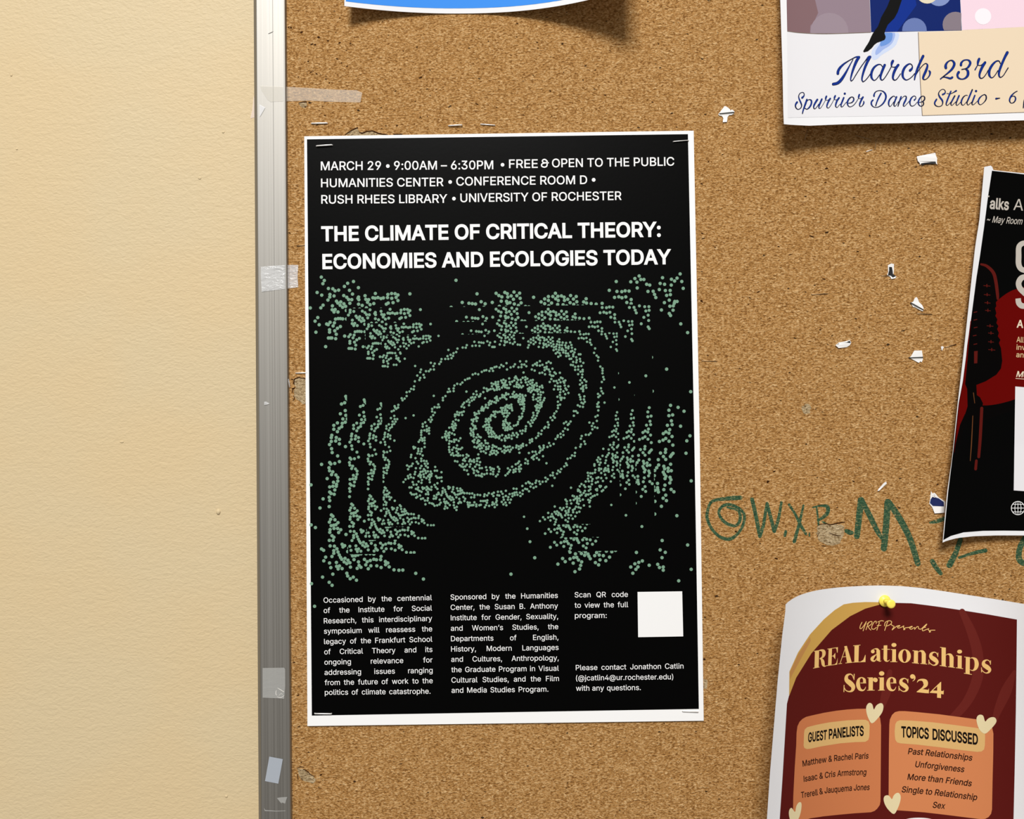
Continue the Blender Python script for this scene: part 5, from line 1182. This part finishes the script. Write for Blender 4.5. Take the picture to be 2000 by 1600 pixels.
S8([[(312, 882, 10), (345, 840, 26), (415, 832, 44), (470, 868, 92), (478, 930, 80), (430, 985, 40), (360, 1030, 18), (308, 1066, 14)]])
P8([(300, 1072), (385, 1012), (450, 1016), (530, 1028), (538, 1002), (545, 1002), (541, 1094), (470, 1090)], [(705, 950), (782, 868), (779, 1188), (702, 1180)], [(560, 1085), (612, 1038), (820, 1050), (828, 1034), (833, 1036), (829, 1115), (700, 1095)])
serifs(T8, [(776, 878, 566, 1080)], 16)
k.build('series_title', MGOLD, rel, rsurf, 0.00022, cell=10)['label'] = 'gold serif title lettering'
k = Ink()
def mono(L, w): return [[(a, b, w) for a, b in s] for s in L]
zs(k, 1660, 1200, 11.11, mono([
 [(262, 175), (225, 250), (220, 310), (260, 300), (320, 220), (355, 160)], [(355, 160), (320, 260), (285, 360)], [(410, 170), (370, 270), (350, 335)], [(370, 215), (440, 160), (480, 165), (460, 220), (390, 265)], [(390, 265), (430, 320), (455, 342)],
 [(570, 200), (570, 155), (530, 165), (480, 250), (475, 310), (520, 325), (575, 285)], [(640, 180), (610, 260), (585, 345)], [(605, 170), (680, 140), (730, 148)], [(590, 247), (672, 238)],
 [(830, 140), (790, 240), (755, 350)], [(750, 252), (770, 175), (850, 140), (905, 165), (880, 220), (790, 258)],
 [(893, 215), (918, 245), (960, 265), (930, 310), (915, 342), (960, 302), (1020, 258), (1080, 243), (1072, 262), (1030, 278), (1055, 300), (1120, 280), (1170, 252), (1160, 290), (1195, 325), (1165, 335), (1190, 300), (1270, 285)],
 [(1270, 290), (1340, 262), (1350, 272), (1295, 298), (1330, 325), (1400, 288), (1405, 328)], [(1405, 328), (1450, 275), (1485, 270), (1490, 310), (1540, 322), (1600, 270), (1665, 212), (1650, 245), (1580, 310), (1580, 360), (1660, 330), (1712, 312)],
 [(1600, 290), (1640, 282)], [(1700, 318), (1705, 345), (1750, 375), (1725, 390), (1745, 350), (1845, 345)]], 15))
k.build('small_script', MGOLD, rel, rsurf, 0.00022, cell=10)
def T1(p): return Q(1540, 1370, 6.957, p)
def T2(p): return Q(1720, 1370, 6.957, p)
fill(rel, rsurf, 'orange_card', pm('orange_print', 207, 126, 80), T1([(105, 600), (110, 430), (122, 340), (150, 280), (190, 240), (240, 212), (330, 190), (480, 157), (650, 129), (800, 112), (930, 103), (1060, 101), (1140, 120), (1205, 160), (1245, 230), (1258, 330), (1256, 600), (1254, 900), (1250, 1360), (1240, 1410), (1205, 1460), (1170, 1490), (1120, 1508), (900, 1522), (700, 1540), (480, 1563), (300, 1590), (180, 1625), (60, 1660), (65, 1300), (85, 900)]), 0.00016, cell=8, label='left orange card of the guests')
fill(rel, rsurf, 'orange_card', pm('orange_print_right', 214, 134, 86), T2([(118, 320), (125, 250), (155, 185), (195, 148), (250, 134), (330, 134), (500, 148), (800, 178), (1100, 218), (1300, 245), (1410, 270), (1475, 305), (1515, 360), (1532, 440), (1530, 700), (1520, 1100), (1513, 1470), (1500, 1530), (1465, 1575), (1420, 1598), (1370, 1603), (1200, 1583), (900, 1545), (600, 1510), (380, 1492), (230, 1482), (165, 1465), (125, 1430), (108, 1370), (110, 1000), (113, 600)]), 0.00016, cell=8, label='right orange card of the topics')
MTAN = pm('tan_label_print', 222, 180, 116)
fill(rel, rsurf, 'tan_label', MTAN, T1([(205, 600), (212, 430), (220, 385), (255, 352), (380, 320), (550, 287), (800, 259), (1000, 250), (1050, 253), (1090, 275), (1103, 330), (1098, 480), (1085, 525), (1045, 551), (900, 556), (700, 572), (450, 612), (300, 645), (250, 650), (215, 635)]), 0.00022, cell=8)
fill(rel, rsurf, 'tan_label', MTAN, T2([(190, 400), (200, 310), (220, 275), (262, 258), (400, 262), (700, 285), (1000, 322), (1300, 362), (1380, 378), (1412, 410), (1420, 470), (1416, 600), (1405, 655), (1370, 683), (1310, 688), (1100, 664), (800, 625), (500, 590), (270, 572), (225, 560), (200, 525), (192, 470)]), 0.00022, cell=8)
MINK = pm('dark_brown_print', 44, 16, 8); MBLK = pm('near_black_print', 18, 10, 8)
k = Ink()
text(k, 'GUEST', T1([(265, 555), (400, 532), (520, 515)]), 17.6, 0.026, up=(0.03, -1)); text(k, 'PANELISTS', T1([(548, 510), (700, 492), (850, 474), (1022, 465)]), 18.2, 0.026, up=(0.0, -1)); k.build('card_heading', MBLK, rel, rsurf, 0.00028); k = Ink()
text(k, 'TOPICS', T2([(280, 484), (480, 494), (655, 510)]), 20.0, 0.026, up=(0.0, -1)); text(k, 'DISCUSSED', T2([(705, 517), (900, 536), (1100, 560), (1322, 589)]), 20.0, 0.026, up=(-0.0, -1))
k.build('card_heading', MBLK, rel, rsurf, 0.00028)
k = Ink()
for s, p in (('Matthew & Rachel Paris', [(195, 888), (350, 853), (500, 830), (650, 810), (850, 790), (1085, 778)]), ('Isaac & Cris Armstrong', [(208, 1095), (400, 1058), (600, 1028), (800, 1008), (1055, 1000)]), ('Trerell & Jauquema Jones', [(172, 1315), (380, 1278), (500, 1250), (700, 1230), (900, 1212), (1100, 1205)])):
    k = Ink(); text(k, s, T1(p), 11.3, 0.013, shear=0.14); k.build('card_line', MINK, rel, rsurf, 0.00024)
for s, p in (('Past Relationships', [(370, 717), (560, 730), (800, 756), (1000, 780), (1238, 808)]), ('Unforgiveness', [(465, 893), (700, 915), (900, 940), (1130, 964)]), ('More than Friends', [(362, 1065), (600, 1082), (850, 1108), (1050, 1132), (1230, 1156)]),
             ('Single to Relationship', [(282, 1235), (500, 1252), (700, 1272), (900, 1295), (1100, 1322), (1305, 1345)]), ('Sex', [(703, 1445), (870, 1462)])):
    k = Ink(); text(k, s, T2(p), 11.6, 0.013, shear=0.12); k.build('card_line', MINK, rel, rsurf, 0.00024)
MH = pm('cream_heart_print', 232, 216, 172)
for p in (T1([(1135, 300), (1085, 230), (1060, 150), (1056, 80), (1078, 35), (1108, 22), (1140, 45), (1160, 112), (1190, 62), (1230, 32), (1268, 28), (1290, 65), (1275, 145), (1215, 230)]),
          T2([(1420, 441), (1350, 395), (1312, 310), (1303, 235), (1322, 195), (1358, 182), (1395, 200), (1420, 275), (1455, 240), (1500, 218), (1548, 220), (1573, 255), (1562, 300), (1495, 380)]),
          T2([(182, 1532), (110, 1480), (62, 1410), (41, 1340), (50, 1295), (80, 1278), (115, 1285), (152, 1330), (172, 1290), (200, 1256), (240, 1244), (270, 1280), (268, 1350), (235, 1450)]),
          T1([(75, 1680), (25, 1620), (5, 1530), (15, 1470), (45, 1450), (88, 1505), (105, 1430), (135, 1380), (165, 1372), (178, 1405), (168, 1500), (135, 1600)])):
    fill(rel, rsurf, 'heart', MH, soft(p), 0.0003, cell=8)
fill(rel, rsurf, 'white_oval', pm('rel_white', 246, 244, 244), [(T2([(520, 1640)])[0][0] + 33 * math.cos(2 * math.pi * i / 30), T2([(520, 1640)])[0][1] + 8.3 * math.sin(2 * math.pi * i / 30)) for i in range(30)], 0.00016)

# ------------------------------------------------------------------ push pin
pin = thing('push_pin', 'yellow plastic push pin holding the top of the dark red flyer', 'push pin', P(1727, 1173.5, rh(1727, 1173)))
MPIN = mat('yellow_plastic', (0.98, 0.80, 0.12, 1), 0.35, 0.4)
def lathe(name, prof, base, axis, m, parent, n=28):
    ax = axis.normalized(); u = ax.cross(Vector((0, 0, 1))).normalized(); w = ax.cross(u)
    v = []; f = []
    for h, r in prof:
        for i in range(n):
            t = 2 * math.pi * i / n
            v.append(base + ax * h + (u * math.cos(t) + w * math.sin(t)) * r)
    for j in range(len(prof) - 1):
        for i in range(n):
            a = j * n + i; b = j * n + (i + 1) % n
            f.append((a, a + n, b + n, b))
    f.append(tuple(range(n))); f.append(tuple(range((len(prof) - 1) * n + n - 1, (len(prof) - 1) * n - 1, -1)))
    return mk(name, v, f, m, parent, smooth=True)
pb = P(1727, 1173.5, rh(1727, 1173) + 0.0004); axis = Vector((0.02, -1, -0.02))
lathe('collar', [(0.0, 0.0030), (0.0002, 0.0042), (0.0010, 0.0046), (0.0017, 0.0042), (0.0022, 0.0028), (0.0030, 0.0021)], pb, axis, MPIN, pin)
lathe('grip', [(0.0028, 0.0022), (0.0045, 0.0018), (0.0075, 0.0018), (0.0092, 0.0024), (0.0098, 0.0031), (0.0104, 0.0033), (0.0112, 0.0033), (0.0117, 0.0030), (0.0119, 0.0018)], pb, axis, MPIN, pin)
lathe('needle', [(-0.0075, 0.0001), (-0.0050, 0.0005), (0.0004, 0.0005)], pb, axis, MWIRE, pin, 10)
